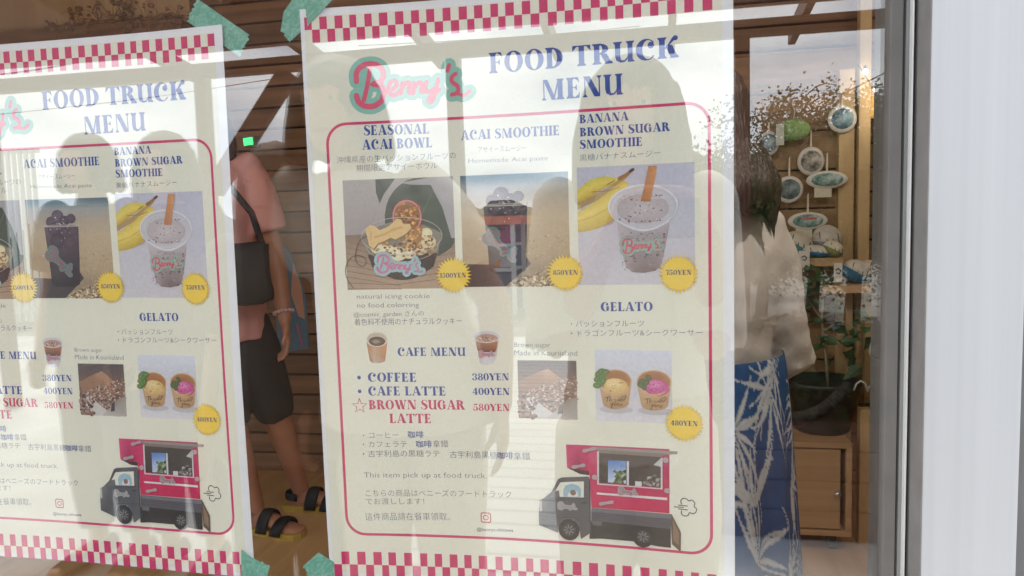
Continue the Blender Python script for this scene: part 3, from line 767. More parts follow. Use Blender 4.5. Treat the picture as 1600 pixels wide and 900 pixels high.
A.poly(pxc((1104, 130), (1302, 130), (1290, 200), (1278, 290), (1258, 340), (1204, 354), (1150, 340), (1134, 240)), (206, 202, 206), cols=[(206, 202, 208), (206, 202, 208), (176, 140, 126), (206, 202, 206), (216, 214, 218), (220, 218, 222), (212, 210, 214), (190, 160, 150)])
c = pxc((1203, 130))[0]
A.poly(pxc((1120, 165), (1290, 165), (1280, 225), (1268, 250), (1140, 250), (1128, 225)), (156, 92, 64), cols=[(176, 120, 92), (176, 120, 92), (150, 84, 56), (96, 66, 56), (92, 62, 54), (146, 82, 56)])
A.ell(c, 100 * k, 46 * k, (206, 206, 216), 30); A.ell(c + np.array([0, -.0018]), 84 * k, 34 * k, (186, 150, 134), 28, colc=(160, 116, 96))
specks(A, lambda r: c + np.array([.019 * (r.random() - .5), -.0018 + .006 * (r.random() - .5)]), 30, .0007, [(222, 206, 196), (110, 76, 64), (206, 180, 166)], 3)
A.ring(c, 100 * k, 46 * k, .0007, (226, 226, 234))
logo(A, pxlogo(749, 553, 772, 553.5), (176, 160, 176), (196, 106, 120), 90)

# 7 the food truck and its puff of exhaust
A = new('truck_picture')
def pt(*p): return [P(820 + x / 5, 660 + y / 5) for x, y in p]
RED = (204, 34, 84)
A.poly(pt((322, 170), (1130, 208), (1130, 710), (520, 664), (505, 400), (430, 402), (330, 352)), RED, cols=[(206, 60, 110), (180, 44, 92), (196, 30, 78), (206, 40, 84), (210, 46, 96), (120, 30, 60), (214, 66, 116)])
A.poly(pt((335, 355), (500, 378), (505, 412), (432, 402)), (66, 40, 48))
A.poly(pt((540, 190), (1195, 226), (1190, 248), (1120, 250), (540, 210)), (150, 142, 140)); A.poly(pt((575, 212), (1125, 246), (1060, 268), (580, 240)), (126, 112, 104))
A.poly(pt((565, 225), (580, 225), (580, 475), (1062, 512), (1062, 275), (1076, 275), (1076, 522), (566, 484)), (206, 206, 212))
A.poly(pt((580, 236), (1062, 270), (1062, 506), (580, 468)), (62, 56, 54), cols=[(76, 66, 62), (70, 62, 58), (84, 76, 74), (52, 46, 46)])
A.poly(pt((650, 294), (790, 300), (790, 476), (650, 466)), (150, 184, 226), cols=[(66, 116, 196), (90, 140, 210), (206, 220, 236), (196, 212, 232)])
specks(A, lambda r: pt((745 + 45 * (r.random() - .5) * (1.9), 420 + 60 * (r.random() - .5) * 1.7))[0], 50, .0012, [(74, 92, 56), (112, 124, 66), (56, 70, 48), (142, 150, 96)], 5)
A.poly(pt((796, 300), (814, 302), (814, 490), (796, 488)), (212, 212, 216)); A.poly(pt((862, 458), (914, 460), (912, 498), (862, 494)), (222, 220, 224))
specks(A, lambda r: pt((920 + 130 * r.random(), 410 + 85 * r.random()))[0], 40, .0012, [(120, 112, 108), (176, 172, 168), (60, 54, 52)], 6); A.poly(pt((1005, 330), (1062, 280), (1062, 346)), (196, 198, 196))
A.poly(pt((562, 545), (1112, 586), (1112, 606), (562, 560)), (226, 222, 226))
A.poly(pt((522, 664), (1150, 715), (1146, 752), (520, 694)), (108, 106, 116)); A.poly(pt((520, 694), (1146, 752), (1140, 830), (600, 772), (520, 770)), (84, 82, 90))
for y in (706, 724, 742): A.stroke(pt((522, y), (1142, y + 52)), .0004, (62, 60, 68), True, False)
A.layer()
A.poly(pt((600, 772), (1140, 830), (1140, 978), (1050, 968), (840, 926), (600, 906), (505, 908), (510, 770)), (48, 44, 46)); A.poly(pt((520, 770), (604, 774), (600, 806), (530, 800)), (100, 98, 104))
A.poly(pt((1148, 716), (1220, 856), (1218, 1010), (1150, 950), (1140, 750)), (92, 74, 64)); A.poly(pt((1156, 760), (1206, 866), (1204, 960), (1160, 920)), (140, 112, 90))
A.poly(pt((290, 428), (500, 420), (512, 450), (518, 860), (440, 910), (430, 850), (380, 760), (310, 760), (262, 812), (258, 860), (112, 800), (110, 720), (118, 606), (150, 590), (210, 540), (262, 440)), (104, 104, 110),
       cols=[(84, 84, 90), (82, 82, 88), (86, 86, 92), (90, 90, 96), (86, 84, 90), (80, 80, 86), (84, 84, 90), (90, 90, 96), (84, 84, 90), (76, 76, 82), (70, 70, 76), (104, 104, 110), (122, 122, 128), (112, 112, 118), (84, 84, 90), (66, 66, 72)])
A.poly(pt((210, 578), (280, 466), (340, 462), (462, 458), (462, 584)), (232, 230, 214)); A.poly(pt((215, 540), (268, 528), (274, 582), (214, 582)), (96, 94, 98))
A.poly(pt((302, 578), (302, 520), (320, 490), (370, 474), (420, 490), (440, 520), (438, 580)), (150, 188, 206)); A.poly(pt((336, 560), (360, 530), (410, 536), (420, 576), (340, 578)), (226, 222, 214)); A.ell(pt((378, 546))[0], .003, .003, (130, 100, 88), 12)
A.stroke(pt((240, 600), (510, 592)), .0004, (56, 56, 62)); A.stroke(pt((505, 450), (512, 860)), .0005, (48, 48, 54)); A.poly(pt((440, 620), (486, 618), (486, 632), (440, 634)), (58, 58, 64))
A.poly(pt((116, 620), (134, 600), (136, 690), (118, 694)), (196, 190, 190)); A.stroke(pt((118, 724), (250, 740), (500, 742)), .0006, (66, 66, 72)); A.stroke(pt((262, 800), (300, 752), (380, 748), (430, 800)), .0010, (110, 110, 116))
for cx, cy, r in ((346, 836, 82), (924, 890, 84)):
    c = pt((cx, cy))[0]; k2 = np.linalg.norm(pt((cx + 100, cy))[0] - c) / 100
    A.ell(c, r * k2, r * k2 * 1.04, (44, 42, 44), 28); A.ell(c, r * k2 * .62, r * k2 * .64, (62, 60, 62), 24)
    for j in range(8):
        a = j * PI / 4; A.stroke([c + .16 * r * k2 * np.array([math.cos(a), math.sin(a)]), c + .52 * r * k2 * np.array([math.cos(a + .16), math.sin(a + .16)])], .0007, (160, 158, 160), True, False)
    A.layer()
for a, b in (((735, 528), (878, 548)), ((264, 645), (405, 662))): logo(A, pxlogo(820 + a[0] / 5, 660 + a[1] / 5, 820 + b[0] / 5, 660 + b[1] / 5), (176, 170, 172), (150, 110, 124) if a[0] > 500 else (150, 150, 154), 80)
for a, b in (((466, 218), (540, 200)), ((382, 345), (460, 330)), ((595, 632), (680, 618))):
    A.stroke(pt(a, ((a[0] + b[0]) / 2, (a[1] + b[1]) / 2), b), [.0040, .0026, .0038], (172, 160, 164))
for q in ((1100, 290), (548, 424), (1112, 528)): A.ell(pt(q)[0], .0030, .0028, (180, 160, 166), 10)
A = new('exhaust_puff_drawing')
A.stroke(pt(*sp([(1225, 636), (1218, 612), (1236, 592), (1262, 596), (1282, 612), (1306, 606), (1328, 630), (1322, 656), (1340, 672), (1336, 700), (1312, 712), (1286, 704), (1276, 724), (1250, 730), (1226, 716), (1224, 690)], 3)), .0010, (60, 58, 70))
for a, b in (((1168, 658), (1240, 662)), ((1200, 644), (1270, 652)), ((1202, 674), (1270, 682))): A.stroke(pt(a, b), .0009, (60, 58, 70))

PRINT = print_mat('printed_ink'); PHOTO = print_mat('printed_photo_ink', .06, 300.)
PAPER = mat('white_paper', (.80, .80, .84), .5, noise=.02, scale=60)
def poster(name, label, loc, rot, bow):
    root = empty(name, loc, label, 'poster', 'menu posters taped inside the window'); root.rotation_euler = rot
    mb = MB(); nx, nz = 42, 40; T = .0003
    grid = {}
    for side, y in ((0, 0.), (1, T)):
        for i in range(nx + 1):
            for j in range(nz + 1):
                x, z = -PW / 2 + PW * i / nx, -PH / 2 + PH * j / nz
                grid[side, i, j] = mb.bm.verts.new((x, y + bow(x / (PW / 2), z), z))
        for i in range(nx):
            for j in range(nz):
                q = (grid[side, i, j], grid[side, i + 1, j], grid[side, i + 1, j + 1], grid[side, i, j + 1])
                mb.bm.faces.new(q if side == 0 else q[::-1])
    for i in range(nx):
        for j, fl in ((0, 1), (nz, 0)):
            mb.bm.faces.new((grid[0, i, j], grid[1, i, j], grid[1, i + 1, j], grid[0, i + 1, j]))
    for j in range(nz):
        for i in (0, nx):
            mb.bm.faces.new((grid[0, i, j], grid[0, i, j + 1], grid[1, i, j + 1], grid[1, i, j]))
    mb.build('paper_sheet', PAPER, root)
    for part, arts in ART.items():
        for a in arts:
            a.build(part, PHOTO if 'photo' in part or 'picture' in part else PRINT, root, bow)
    return root
poster('menu_poster', 'cream menu poster hanging whole in the middle, the one nearer the aluminium frame', (PXC, 0, PZC), (0, 0, 0), lambda u, z: BOW * (1 - u * u) + .0006 * math.sin(z * 17 + u * 2.2) * (1 - u ** 4) + .0012 * max(0, -z - .22) / .08 * u * u)
poster('menu_poster', "cream menu poster cut off by the photo's left edge, beside the pink T-shirt", (-.650, -.0010, PZC - .0066), (0, .0078, -.004), lambda u, z: .0072 * (1 - u * u) + .0007 * math.sin(z * 14 + u * 3 + 1) * (1 - u ** 4) + (.010 * max(0, u - .55) ** 2 * max(0, -z - .08) / .2) * 2.2)
bpy.data.objects.remove(_to)

# ================================================================ the shop: shell, window, frame
FZ = .20                        # floor of the shop; the ground outside is z = 0
def X(px, py, y): return at(px, py, y).x
GX1 = X(1384.5, 450, 0)
tan_floor = wood('floor_wood', lin((176, 138, 92)), lin((198, 160, 112)), 1, 3, .5, .1)
plank_m = wood('brown_planks', lin((104, 74, 50)), lin((142, 104, 74)), 0, 4, .65, .3)
pine_m = wood('pine', lin((176, 144, 100)), lin((200, 170, 124)), 2, 4, .6, .2)
pine_h = wood('pine_boards', lin((172, 138, 98)), lin((198, 162, 120)), 0, 4, .6, .2)
tan_panel = wood('tan_panel', lin((172, 140, 104)), lin((188, 156, 120)), 2, 2, .6, .1)
alu = mat('anodised_aluminium', (.30, .30, .31), .42, .85, noise=.06, scale=4, stretch=(30, 30, .4))
alu_dark = mat('grey_frame', (.155, .15, .145), .6, .1, noise=.08, scale=30)
rubber = mat('rubber_gasket', (.09, .09, .09), .7)

b = MB(); b.box((-3.6, .01, -.05), (2.6, 2.35, FZ)); b.build('floor', tan_floor)['kind'] = 'structure'
b = MB(); b.box((-3.6, -.05, 2.80), (2.6, 2.4, 2.9)); o = b.build('ceiling', tan_panel); o['kind'] = 'structure'
wall_m = mat('shop_wall', lin((150, 140, 128)), .8, noise=.06, scale=8, bump=.1)
b = MB(); b.box((-3.7, -.05, 0), (-3.6, 2.45, 2.9)); o = b.build('side_wall', wall_m); o['kind'] = 'structure'
b = MB(); b.box((2.6, -.05, 0), (2.7, 2.45, 2.9)); o = b.build('side_wall', wall_m); o['kind'] = 'structure'
b = MB(); b.box((-3.6, 2.36, 0), (2.6, 2.45, 2.9)); o = b.build('back_wall', wall_m); o['kind'] = 'structure'
b = MB(); b.box((-3.6, -.05, 0), (GX1 + .2, .01, .24)); b.box((-3.6, -.05, 2.62), (2.7, .01, 2.9)); o = b.build('front_wall', wall_m); o['kind'] = 'structure'

b = MB(); b.box((-3.8, -.66, 2.62), (2.8, -.05, 2.70)); o = b.build('shade_eave', mat('shade_eave_board', lin((150, 120, 92)), .7, noise=.1, scale=6)); tag(o, 'unseen wooden eave added over the shop window to shade the upper posters', 'eave')  # eave added out of view so the posters darken towards the top

# planks lining the back wall, boards with dark gaps between
root = empty('plank_wall', (0, 2.3, 0), 'wall of brown horizontal planks with dark gaps, seen between the two posters', 'wall')
r = random.Random(4)
ztop = at(80, 58, 2.3).z
b = MB(); z = FZ
while z < ztop - .02:
    b.box((-3.58, 2.30 + r.uniform(0, .006), z), (2.58, 2.335, z + .082), .003); z += .091
xs_ = at(300, 60, 2.3).x
while z < 2.70: b.box((xs_, 2.30 + r.uniform(0, .006), z), (2.58, 2.335, z + .082), .003); z += .091
b.build('plank_boards', plank_m, root).location = (0, -2.3, 0)
b = MB(); b.box((-3.58, 2.336, FZ), (2.58, 2.358, 2.79)); b.build('dark_backing', mat('dark_gap', (.012, .010, .008), .9), root).location = (0, -2.3, 0)
b = MB(); x = -3.58
for wd in (1.1, .62, .74, 1.2, 1.2, 1.2):
    x < xs_ - .1 and b.box((x, 2.30, ztop + .01), (min(x + wd - .006, xs_ - .004), 2.335, 2.79)); x += wd
b.build('upper_panels', tan_panel, root).location = (0, -2.3, 0)
b = MB(); b.box((-3.58, 2.25, ztop - .03), (xs_, 2.30, ztop + .03), .004); b.build('ledge_board', plank_m, root).location = (0, -2.3, 0)

# the window: one big pane and the aluminium frame at its right
win = empty('shop_window', (GX1, 0, .24), 'large clear window pane with grey aluminium frame, the posters taped behind it', 'window')
glass = bpy.data.materials.new('clear_glass'); glass.use_nodes = True
t = glass.node_tree; t.nodes.clear()
go = N('ShaderNodeOutputMaterial', t); gm = N('ShaderNodeMixShader', t); gt = N('ShaderNodeBsdfTransparent', t); gg = N('ShaderNodeBsdfGlossy', t)
gt.inputs['Color'].default_value = (.985, .99, .985, 1); gg.inputs['Roughness'].default_value = 0.0
F0 = .132
ge = N('ShaderNodeNewGeometry', t); dt = N('ShaderNodeVectorMath', t, operation='DOT_PRODUCT'); ab = N('ShaderNodeMath', t, operation='ABSOLUTE')
sb = N('ShaderNodeMath', t, operation='SUBTRACT'); sb.inputs[0].default_value = 1; pw = N('ShaderNodeMath', t, operation='POWER'); pw.inputs[1].default_value = 5
ma_ = N('ShaderNodeMath', t, operation='MULTIPLY_ADD'); ma_.inputs[1].default_value = 1 - F0; ma_.inputs[2].default_value = F0
t.links.new(ge.outputs['Incoming'], dt.inputs[0]); t.links.new(ge.outputs['Normal'], dt.inputs[1]); t.links.new(dt.outputs['Value'], ab.inputs[0])
t.links.new(ab.outputs[0], sb.inputs[1]); t.links.new(sb.outputs[0], pw.inputs[0]); t.links.new(pw.outputs[0], ma_.inputs[0]); t.links.new(ma_.outputs[0], gm.inputs[0])
tcg = N('ShaderNodeTexCoord', t); ng = N('ShaderNodeTexNoise', t); ng.inputs['Scale'].default_value = 3.0; ng.inputs['Detail'].default_value = 1
bg_ = N('ShaderNodeBump', t); bg_.inputs['Strength'].default_value = 1; bg_.inputs['Distance'].default_value = .00035
t.links.new(tcg.outputs['Object'], ng.inputs['Vector']); t.links.new(ng.outputs['Fac'], bg_.inputs['Height']); t.links.new(bg_.outputs['Normal'], gg.inputs['Normal'])
t.links.new(gt.outputs[0], gm.inputs[1]); t.links.new(gg.outputs[0], gm.inputs[2]); t.links.new(gm.outputs[0], go.inputs[0])
b = MB(); b.box((-3.58, GLASS_Y, .245), (GX1 + .004, GLASS_Y + .006, 2.615)); b.build('glass_pane', glass, win).location = (-GX1, 0, -.24)
def vbar(name, p0, p1, y0, y1, m, parent, bev=.0012, base=GX1, bz=.24, z0=.24, z1=2.62):
    b = MB(); b.box((X(p0, 450, y0), y0, z0), (X(p1, 450, y0), y1, z1), bev); o = b.build(name, m, parent); o.location = (-base, 0, -bz); return o
vbar('frame_stile', 1384.5, 1405, -.016, .03, alu_dark, win)
vbar('rubber_gasket', 1405.2, 1408.4, -.012, .02, rubber, win)
vbar('glazing_bead', 1408.6, 1417.2, -.015, .02, mat('pale_bead', (.21, .22, .22), .6, .1, noise=.18, scale=30, stretch=(2, 2, .3)), win)
vbar('dark_joint', 1417.3, 1418.5, -.012, .02, rubber, win)
vbar('highlight_strip', 1418.7, 1421.2, -.022, .02, mat('highlight_white', (.85, .85, .86), .4, .3), win)  # white strip painted in for the bright highlight along the frame edge
b = MB(); b.box((-3.58, -.03, .20), (GX1 + .03, .0, .244), .002); b.build('bottom_rail', alu_dark, win).location = (-GX1, 0, -.24)
b = MB(); b.box((-3.58, -.03, 2.616), (GX1 + .03, .0, 2.66), .002); b.build('top_rail', alu_dark, win).location = (-GX1, 0, -.24)

# the broad silver cover beside it, proud of the frame; its left side face shows as a darker strip
yf = -.052; xl = X(1446.5, 450, yf); xr = X(1593.5, 690, yf)
panel_m = bpy.data.materials.new('silver_panel'); panel_m.use_nodes = True
t = panel_m.node_tree; pb = t.nodes['Principled BSDF']; pb.inputs['Metallic'].default_value = .35; pb.inputs['Roughness'].default_value = .38
tcn = N('ShaderNodeTexCoord', t); mpn = N('ShaderNodeMapping', t); mpn.inputs['Scale'].default_value = (34, 34, .25)
nzn = N('ShaderNodeTexNoise', t); nzn.inputs['Scale'].default_value = 1.6; nzn.inputs['Detail'].default_value = 9; nzn.inputs['Roughness'].default_value = .7
crn = N('ShaderNodeValToRGB', t); crn.color_ramp.elements[0].position = .3; crn.color_ramp.elements[0].color = (.49, .505, .53, 1); crn.color_ramp.elements[1].position = .7; crn.color_ramp.elements[1].color = (.545, .56, .585, 1)
t.links.new(tcn.outputs['Object'], mpn.inputs[0]); t.links.new(mpn.outputs[0], nzn.inputs['Vector']); t.links.new(nzn.outputs['Fac'], crn.inputs['Fac']); t.links.new(crn.outputs[0], pb.inputs['Base Color'])
rmn = N('ShaderNodeMapRange', t); rmn.inputs['To Min'].default_value = .44; rmn.inputs['To Max'].default_value = .48
t.links.new(nzn.outputs['Fac'], rmn.inputs['Value']); t.links.new(rmn.outputs[0], pb.inputs['Roughness'])
pr = empty('aluminium_cover', (xl, yf, .0), 'broad silver aluminium cover with vertical streaks, standing right of the window frame', 'panel')
b = MB(); b.box((xl + .0008, yf, .0), (xr, yf + .004, 2.9), .0008); b.build('front_face', panel_m, pr).location = (-xl, -yf, 0)
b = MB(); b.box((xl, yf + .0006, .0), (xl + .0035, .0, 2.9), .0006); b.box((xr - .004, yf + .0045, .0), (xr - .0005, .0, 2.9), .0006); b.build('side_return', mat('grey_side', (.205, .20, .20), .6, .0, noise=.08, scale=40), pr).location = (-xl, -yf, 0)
b = MB(); b.box((X(1421.5, 450, -.01), -.008, 0), (2.7, .01, 2.62)); o = b.build('front_wall', mat('grey_shop_front', (.16, .16, .165), .6, noise=.15, scale=6)); o['kind'] = 'structure'

# masking tape
tape_m = bpy.data.materials.new('green_masking_tape'); tape_m.use_nodes = True
t = tape_m.node_tree; pb = t.nodes['Principled BSDF']; pb.inputs['Roughness'].default_value = .7
tcn = N('ShaderNodeTexCoord', t); nzn = N('ShaderNodeTexNoise', t); nzn.inputs['Scale'].default_value = 120; nzn.inputs['Detail'].default_value = 6; nzn.inputs['Distortion'].default_value = 2
crn = N('ShaderNodeValToRGB', t); crn.color_ramp.elements[0].position = .40; crn.color_ramp.elements[0].color = (*lin((104, 166, 148)), 1); crn.color_ramp.elements[1].position = .66; crn.color_ramp.elements[1].color = (*lin((142, 192, 178)), 1)
t.links.new(tcn.outputs['Object'], nzn.inputs['Vector']); t.links.new(nzn.outputs['Fac'], crn.inputs['Fac']); t.links.new(crn.outputs[0], pb.inputs['Base Color'])
def tape(pts, torn, label, seed):
    """outline in photo pixels; torn = indices of the edges torn into teeth"""
    r = random.Random(seed); y = -.0018; o = []
    for i, p in enumerate(pts):
        q = pts[(i + 1) % len(pts)]; o.append(p)
        if i in torn:
            n = 11
            for k in range(1, n):
                t_ = k / n; dx, dy = q[0] - p[0], q[1] - p[1]; l = math.hypot(dx, dy); a = r.uniform(-1, 1) * 1.6 + (1.1 if k % 2 else -1.1)
                o.append((p[0] + dx * t_ - dy / l * a, p[1] + dy * t_ + dx / l * a))
    W_ = [at(px, py, y) for px, py in o]
    c = sum(W_, Vector()) / len(W_)
    b = MB(); b.prism([(q.x - c.x, q.z - c.z) for q in W_], 0, .00025)
    ob = b.build('tape_piece', tape_m); ob.location = (c.x, y + .0025, c.z)
    tag(ob, label, 'tape', 'pieces of green tape holding the posters')
tape([(306, -3), (289, 32), (330, 58), (372, 88), (388, 54)], [0, 3], 'green tape strip slanting over the top corner of the cut-off poster', 1)
tape([(462, -12), (441, 18), (437, 45), (450, 65), (478, 40), (520, -4), (520, -12)], [2], 'green tape strip at the top corner of the whole poster, running out of frame', 2)
tape([(375, 860), (391, 873), (420, 887), (412, 912), (375, 905)], [1], 'small green tape bit poking out under the bottom corner of the cut-off poster', 3)
tape([(472, 886), (496, 865), (520, 880), (520, 915), (486, 915)], [4], 'small green tape bit poking out beside the bottom corner of the whole poster', 4)

# ================================================================ inside the shop
def ground(px, py, z=FZ):
    d = ROT @ np.array([(px - 800) / F, (py - 450) / F, 1.0]); k = (z - CAMZ) / d[2]
    return Vector(CAM + d * k)

DW = 2.12                       # display wall
root = empty('display_wall', (at(1300, 300, DW).x, DW, FZ), 'short wall of orange-brown boards carrying shelves and hanging ornaments', 'display')
off = -root.location
r = random.Random(8)
x0, x1 = X(1195, 400, DW), X(1368, 400, DW)
b = MB(); z = FZ + .02
while z < 1.78:
    b.box((x0 - .3, DW + r.uniform(0, .004), z), (x1 - .05, DW + .03, z + .132), .003); z += .138
b.build('wall_boards', wood('orange_boards', lin((122, 90, 60)), lin((154, 118, 82)), 0, 4, .6, .25), root, loc=off)
for a, c, yy, zz0, zz1 in ((1309, 1333, DW - .03, FZ, 1.80), (1340, 1358, DW - .05, FZ + .55, 2.1)):
    b = MB(); b.box((X(a, 400, yy), yy, zz0), (X(c, 400, yy), yy + .045, zz1), .004); b.build('pine_post', pine_m, root, loc=off)
def shelf(p0, p1, pz, y0, y1, th):
    zt = at((p0 + p1) / 2, pz, y0).z
    b = MB(); b.box((X(p0, pz, y0), y0, zt - th), (X(p1, pz, y0), y1, zt), .003); b.build('shelf_board', pine_h, root, loc=off); return zt
S1 = shelf(1190, 1318, 404, DW - .17, DW - .004, .028)
S2 = shelf(1284, 1400, 446, DW - .22, DW - .056, .026)
for px in (1322, 1352):
    b = MB(); b.box((X(px, 450, DW - .12), DW - .12, S2 - .42), (X(px + 11, 450, DW - .12), DW - .09, S2 - .0265), .003); b.build('shelf_leg', pine_m, root, loc=off)

# ornaments hanging on straps
rim_m = mat('shell_white', lin((214, 206, 196)), .6, noise=.05, scale=60)
strap_m = mat('cream_strap', lin((212, 200, 180)), .8)
def face_mat(name, a, b_, sc): return mat(name, lin(a), .5, col2=lin(b_), scale=sc, detail=3)
teal_m = face_mat('teal_painting', (34, 66, 84), (150, 176, 184), 34); sketch_m = face_mat('grey_line_painting', (70, 62, 60), (206, 196, 186), 46); green_m = face_mat('green_wave_painting', (40, 92, 92), (176, 196, 190), 40)
def ornament(px, py, rx, ry, y, label, fm, top, plate=None, second=None):
    c = at(px, py, y); k = (y + D) / F
    root = empty('ornament', c, label, 'ornament', 'painted ornaments hanging on straps')
    R1, R2 = rx * k, ry * k
    b = MB(); b.ball((0, 0, 0), 1, 3, (R1, .012, R2)); b.build('plaque', rim_m, root, True)
    b = MB(); b.ball((0, -.006, 0), 1, 3, (R1 * .78, .0095, R2 * .76)); f = b.build('painted_face', fm, root, True)
    if second: b = MB(); b.ball((R1 * .05, -.0085, R2 * .25), 1, 2, (R1 * .5, .009, R2 * .22)); b.build('painted_band', second, root, True)
    zt = at(px, top, y).z - c.z
    b = MB(); b.prism([(-.003, R2 * .9), (.004, R2 * .9), (.003, zt), (-.001, zt)], .001, .003); b.build('strap', strap_m, root)
    b = MB(); b.ball((.001, .012, zt), .005, 1, (1, 3, 1)); b.build('nail', mat('steel_nail', (.3, .3, .3), .4, .9), root)
    if plate:
        b = MB(); b.box((-.6 * R1, -.0035, -R2 - plate * k), (.22 * R1, -.002, -R2 * .7)); b.build('price_tag', mat('tag_card', lin((206, 200, 176)), .7), root)
ornament(1316, 186, 20, 20, DW - .04, 'round ornament with dark teal painting, the highest one, beside the pine post', teal_m, 146)
ornament(1201, 224, 15, 18, DW - .04, 'round ornament with blue painting, hanging farthest left, just behind the woman in cream', face_mat('blue_painting', (44, 70, 96), (176, 190, 196), 30), 190)
ornament(1267, 252, 19, 21, DW - .03, 'white rounded ornament with a grey line drawing, in the middle of the hanging ornaments', sketch_m, 203)
ornament(1233, 296, 20, 20, DW - .045, 'round ornament with navy and grey painting, hanging below the other round ones', face_mat('navy_painting', (36, 52, 66), (138, 152, 156), 38), 245)
ornament(1292, 281, 29, 13, DW - .05, 'wide oval ornament with a green painted band and a price tag below', green_m, 238, 12)
ornament(1262, 345, 28, 13, DW - .055, 'wide oval ornament with red and green bands, hanging just above the short shelf', green_m, 302, 16, mat('red_band', lin((196, 90, 96)), .6))

# painted stones / small cushions on the shelves
def cushion(px, py, L_, H_, y, zb, label, c1, c2, tilt=0.):
    c = at(px, py, y); k = (y + D) / F
    root = empty('painted_cushion', (c.x, y, zb), label, 'cushion', 'painted cushions on the shelves')
    hh = H_ * k / 2
    M_ = Matrix.Translation((0, 0, hh)) @ Matrix.Rotation(tilt, 4, 'Y')
    b = MB(); b.ball((0, 0, 0), 1, 3, (L_ * k / 2, .045, hh)); b.xform(M_); b.jitter(.002, 40); b.build('body', mat('cushion_top', lin(c1), .8, noise=.12, scale=30, bump=.2), root, True)
    b = MB(); b.lathe([(.0, -1.04), (.55, -.9), (.85, -.6), (1.03, -.12), (.99, -.08)], (0, 0, 0), 20); b.xform(M_ @ Matrix.Diagonal((L_ * k / 2, .046, hh, 1))); b.build('coloured_underside', mat('cushion_side', lin(c2), .7, noise=.2, scale=24), root, True)
    b = MB()
    for j in range(4):
        u = -.6 + j * .38
        b.tube([(u, -.72 * math.cos(u), .5), (u + .06, -.85 * math.cos(u), .15), (u + .16, -.93 * math.cos(u), -.1)], .035, 6)
    b.xform(M_ @ Matrix.Diagonal((L_ * k / 2, .050, hh * 1.04, 1))); b.build('dark_stripes', mat('cushion_lines', lin((86, 90, 108)), .8), root, True)
cushion(1246, 388, 46, 38, DW - .08, S1, 'striped cream cushion with a teal side, on the short shelf against the woman', (196, 186, 170), (70, 120, 128), .5)
cushion(1276, 392, 40, 18, DW - .12, S1, 'flat cream cushion with a bright blue side, in the middle of the short shelf', (214, 206, 190), (52, 118, 158), .15)
cushion(1291, 376, 44, 46, DW - .05, S1, 'tall domed cushion with dark curved stripes, standing at the back of the short shelf', (190, 182, 170), (120, 122, 128), .1)
cushion(1302, 390, 30, 24, DW - .13, S1, 'small cream cushion with an olive side at the end of the short shelf', (216, 208, 186), (128, 130, 84), .5)
cushion(1337, 428, 40, 34, DW - .13, S2, 'striped cream cushion with a deep blue side on the lower shelf', (206, 198, 184), (44, 104, 140), .6)
cushion(1366, 430, 46, 30, DW - .10, S2, 'brown-sided cream cushion leaning beside the aluminium frame on the lower shelf', (210, 190, 166), (72, 56, 58), .6)
def card(px0, py0, px1, py1, y, label):
    a, c = at(px0, py0, y), at(px1, py1, y)
    root = empty('hang_tag', ((a.x + c.x) / 2, y, c.z), label, 'tag', 'white price cards on the shelves')
    b = MB(); b.box(((a.x - c.x) / 2, 0, 0), ((c.x - a.x) / 2, .0015, a.z - c.z), .0004); b.build('card', mat('white_card', lin((214, 208, 198)), .7), root)
    b = MB(); h = a.z - c.z; b.tube([(-.008, -.0012, h * .62), (.0, -.0012, h * .72), (.008, -.0012, h * .60), (.004, -.0012, h * .45), (-.006, -.0012, h * .5)], .002, 5); b.build('printed_mark', mat('card_ink', lin((60, 60, 72)), .8), root)
card(1248, 392, 1265, 419, DW - .185, 'white hang card with a dark mark, in front of the short shelf')
card(1303, 411, 1316, 441, DW - .235, 'white hang card with a dark mark, at the near end of the lower shelf')

# green plush fruit with its label
c = at(1240, 203, DW - .05)
root = empty('plush_toy', c, 'pale green egg-shaped plush with a white label, hanging among the ornaments', 'plush')
k = (DW + D) / F
b = MB(); b.ball((0, 0, 0), 1, 3, (23 * k, .03, 16 * k)); b.jitter(.002, 50); b.build('body', mat('green_plush', lin((142, 170, 108)), .9, noise=.15, scale=60, bump=.4), root, True)
b = MB(); b.box((-26 * k, -.034, -22 * k), (-15 * k, -.032, 8 * k)); b.build('label_card', mat('label_white', lin((196, 198, 186)), .7), root)
b = MB(); b.tube([(0, 0, 14 * k), (.003, 0, 26 * k), (0, .03, 40 * k)], .0015, 6); b.build('string', strap_m, root)

# string of lit bulbs
root = empty('string_lights', at(1375, 140, DW - .1), 'string of small lit round bulbs on thin wire by the top of the frame', 'string lights')
lit = mat('lit_bulb', (1, .85, .6), .4, emit=(1, .86, .62, 30))
def bulb_or_fill_light(loc, e, name='bulb_or_fill_light'):
    l = bpy.data.lights.new(name, 'POINT'); l.energy = e; l.color = (1, .96, .91); l.shadow_soft_size = .03
    o = bpy.data.objects.new(name, l); C.objects.link(o); o.location = loc; return o
pts = [at(px, py, DW - .1) for px, py in ((1340, 100), (1358, 128), (1369, 138), (1376, 160), (1381, 178), (1392, 190), (1420, 206), (1460, 200))]
b = MB(); b.tube(pts, .0018, 6); b.build('wire', mat('black_wire', (.02, .02, .02), .6), root, True, loc=-root.location)
for px, py in ((1369, 140), (1381, 179), (1352, 112), (1430, 208)):
    p = at(px, py, DW - .105) - root.location
    b = MB(); b.ball(p, .0085, 2); b.build('bulb', lit, root, True)
    b = MB(); b.tube([p + Vector((0, .002, .008)), p + Vector((0, .003, .02))], .005, 8); b.build('socket', mat('bulb_socket', (.03, .03, .03), .5), root, True)
c = at(1381, 150, DW - .04)
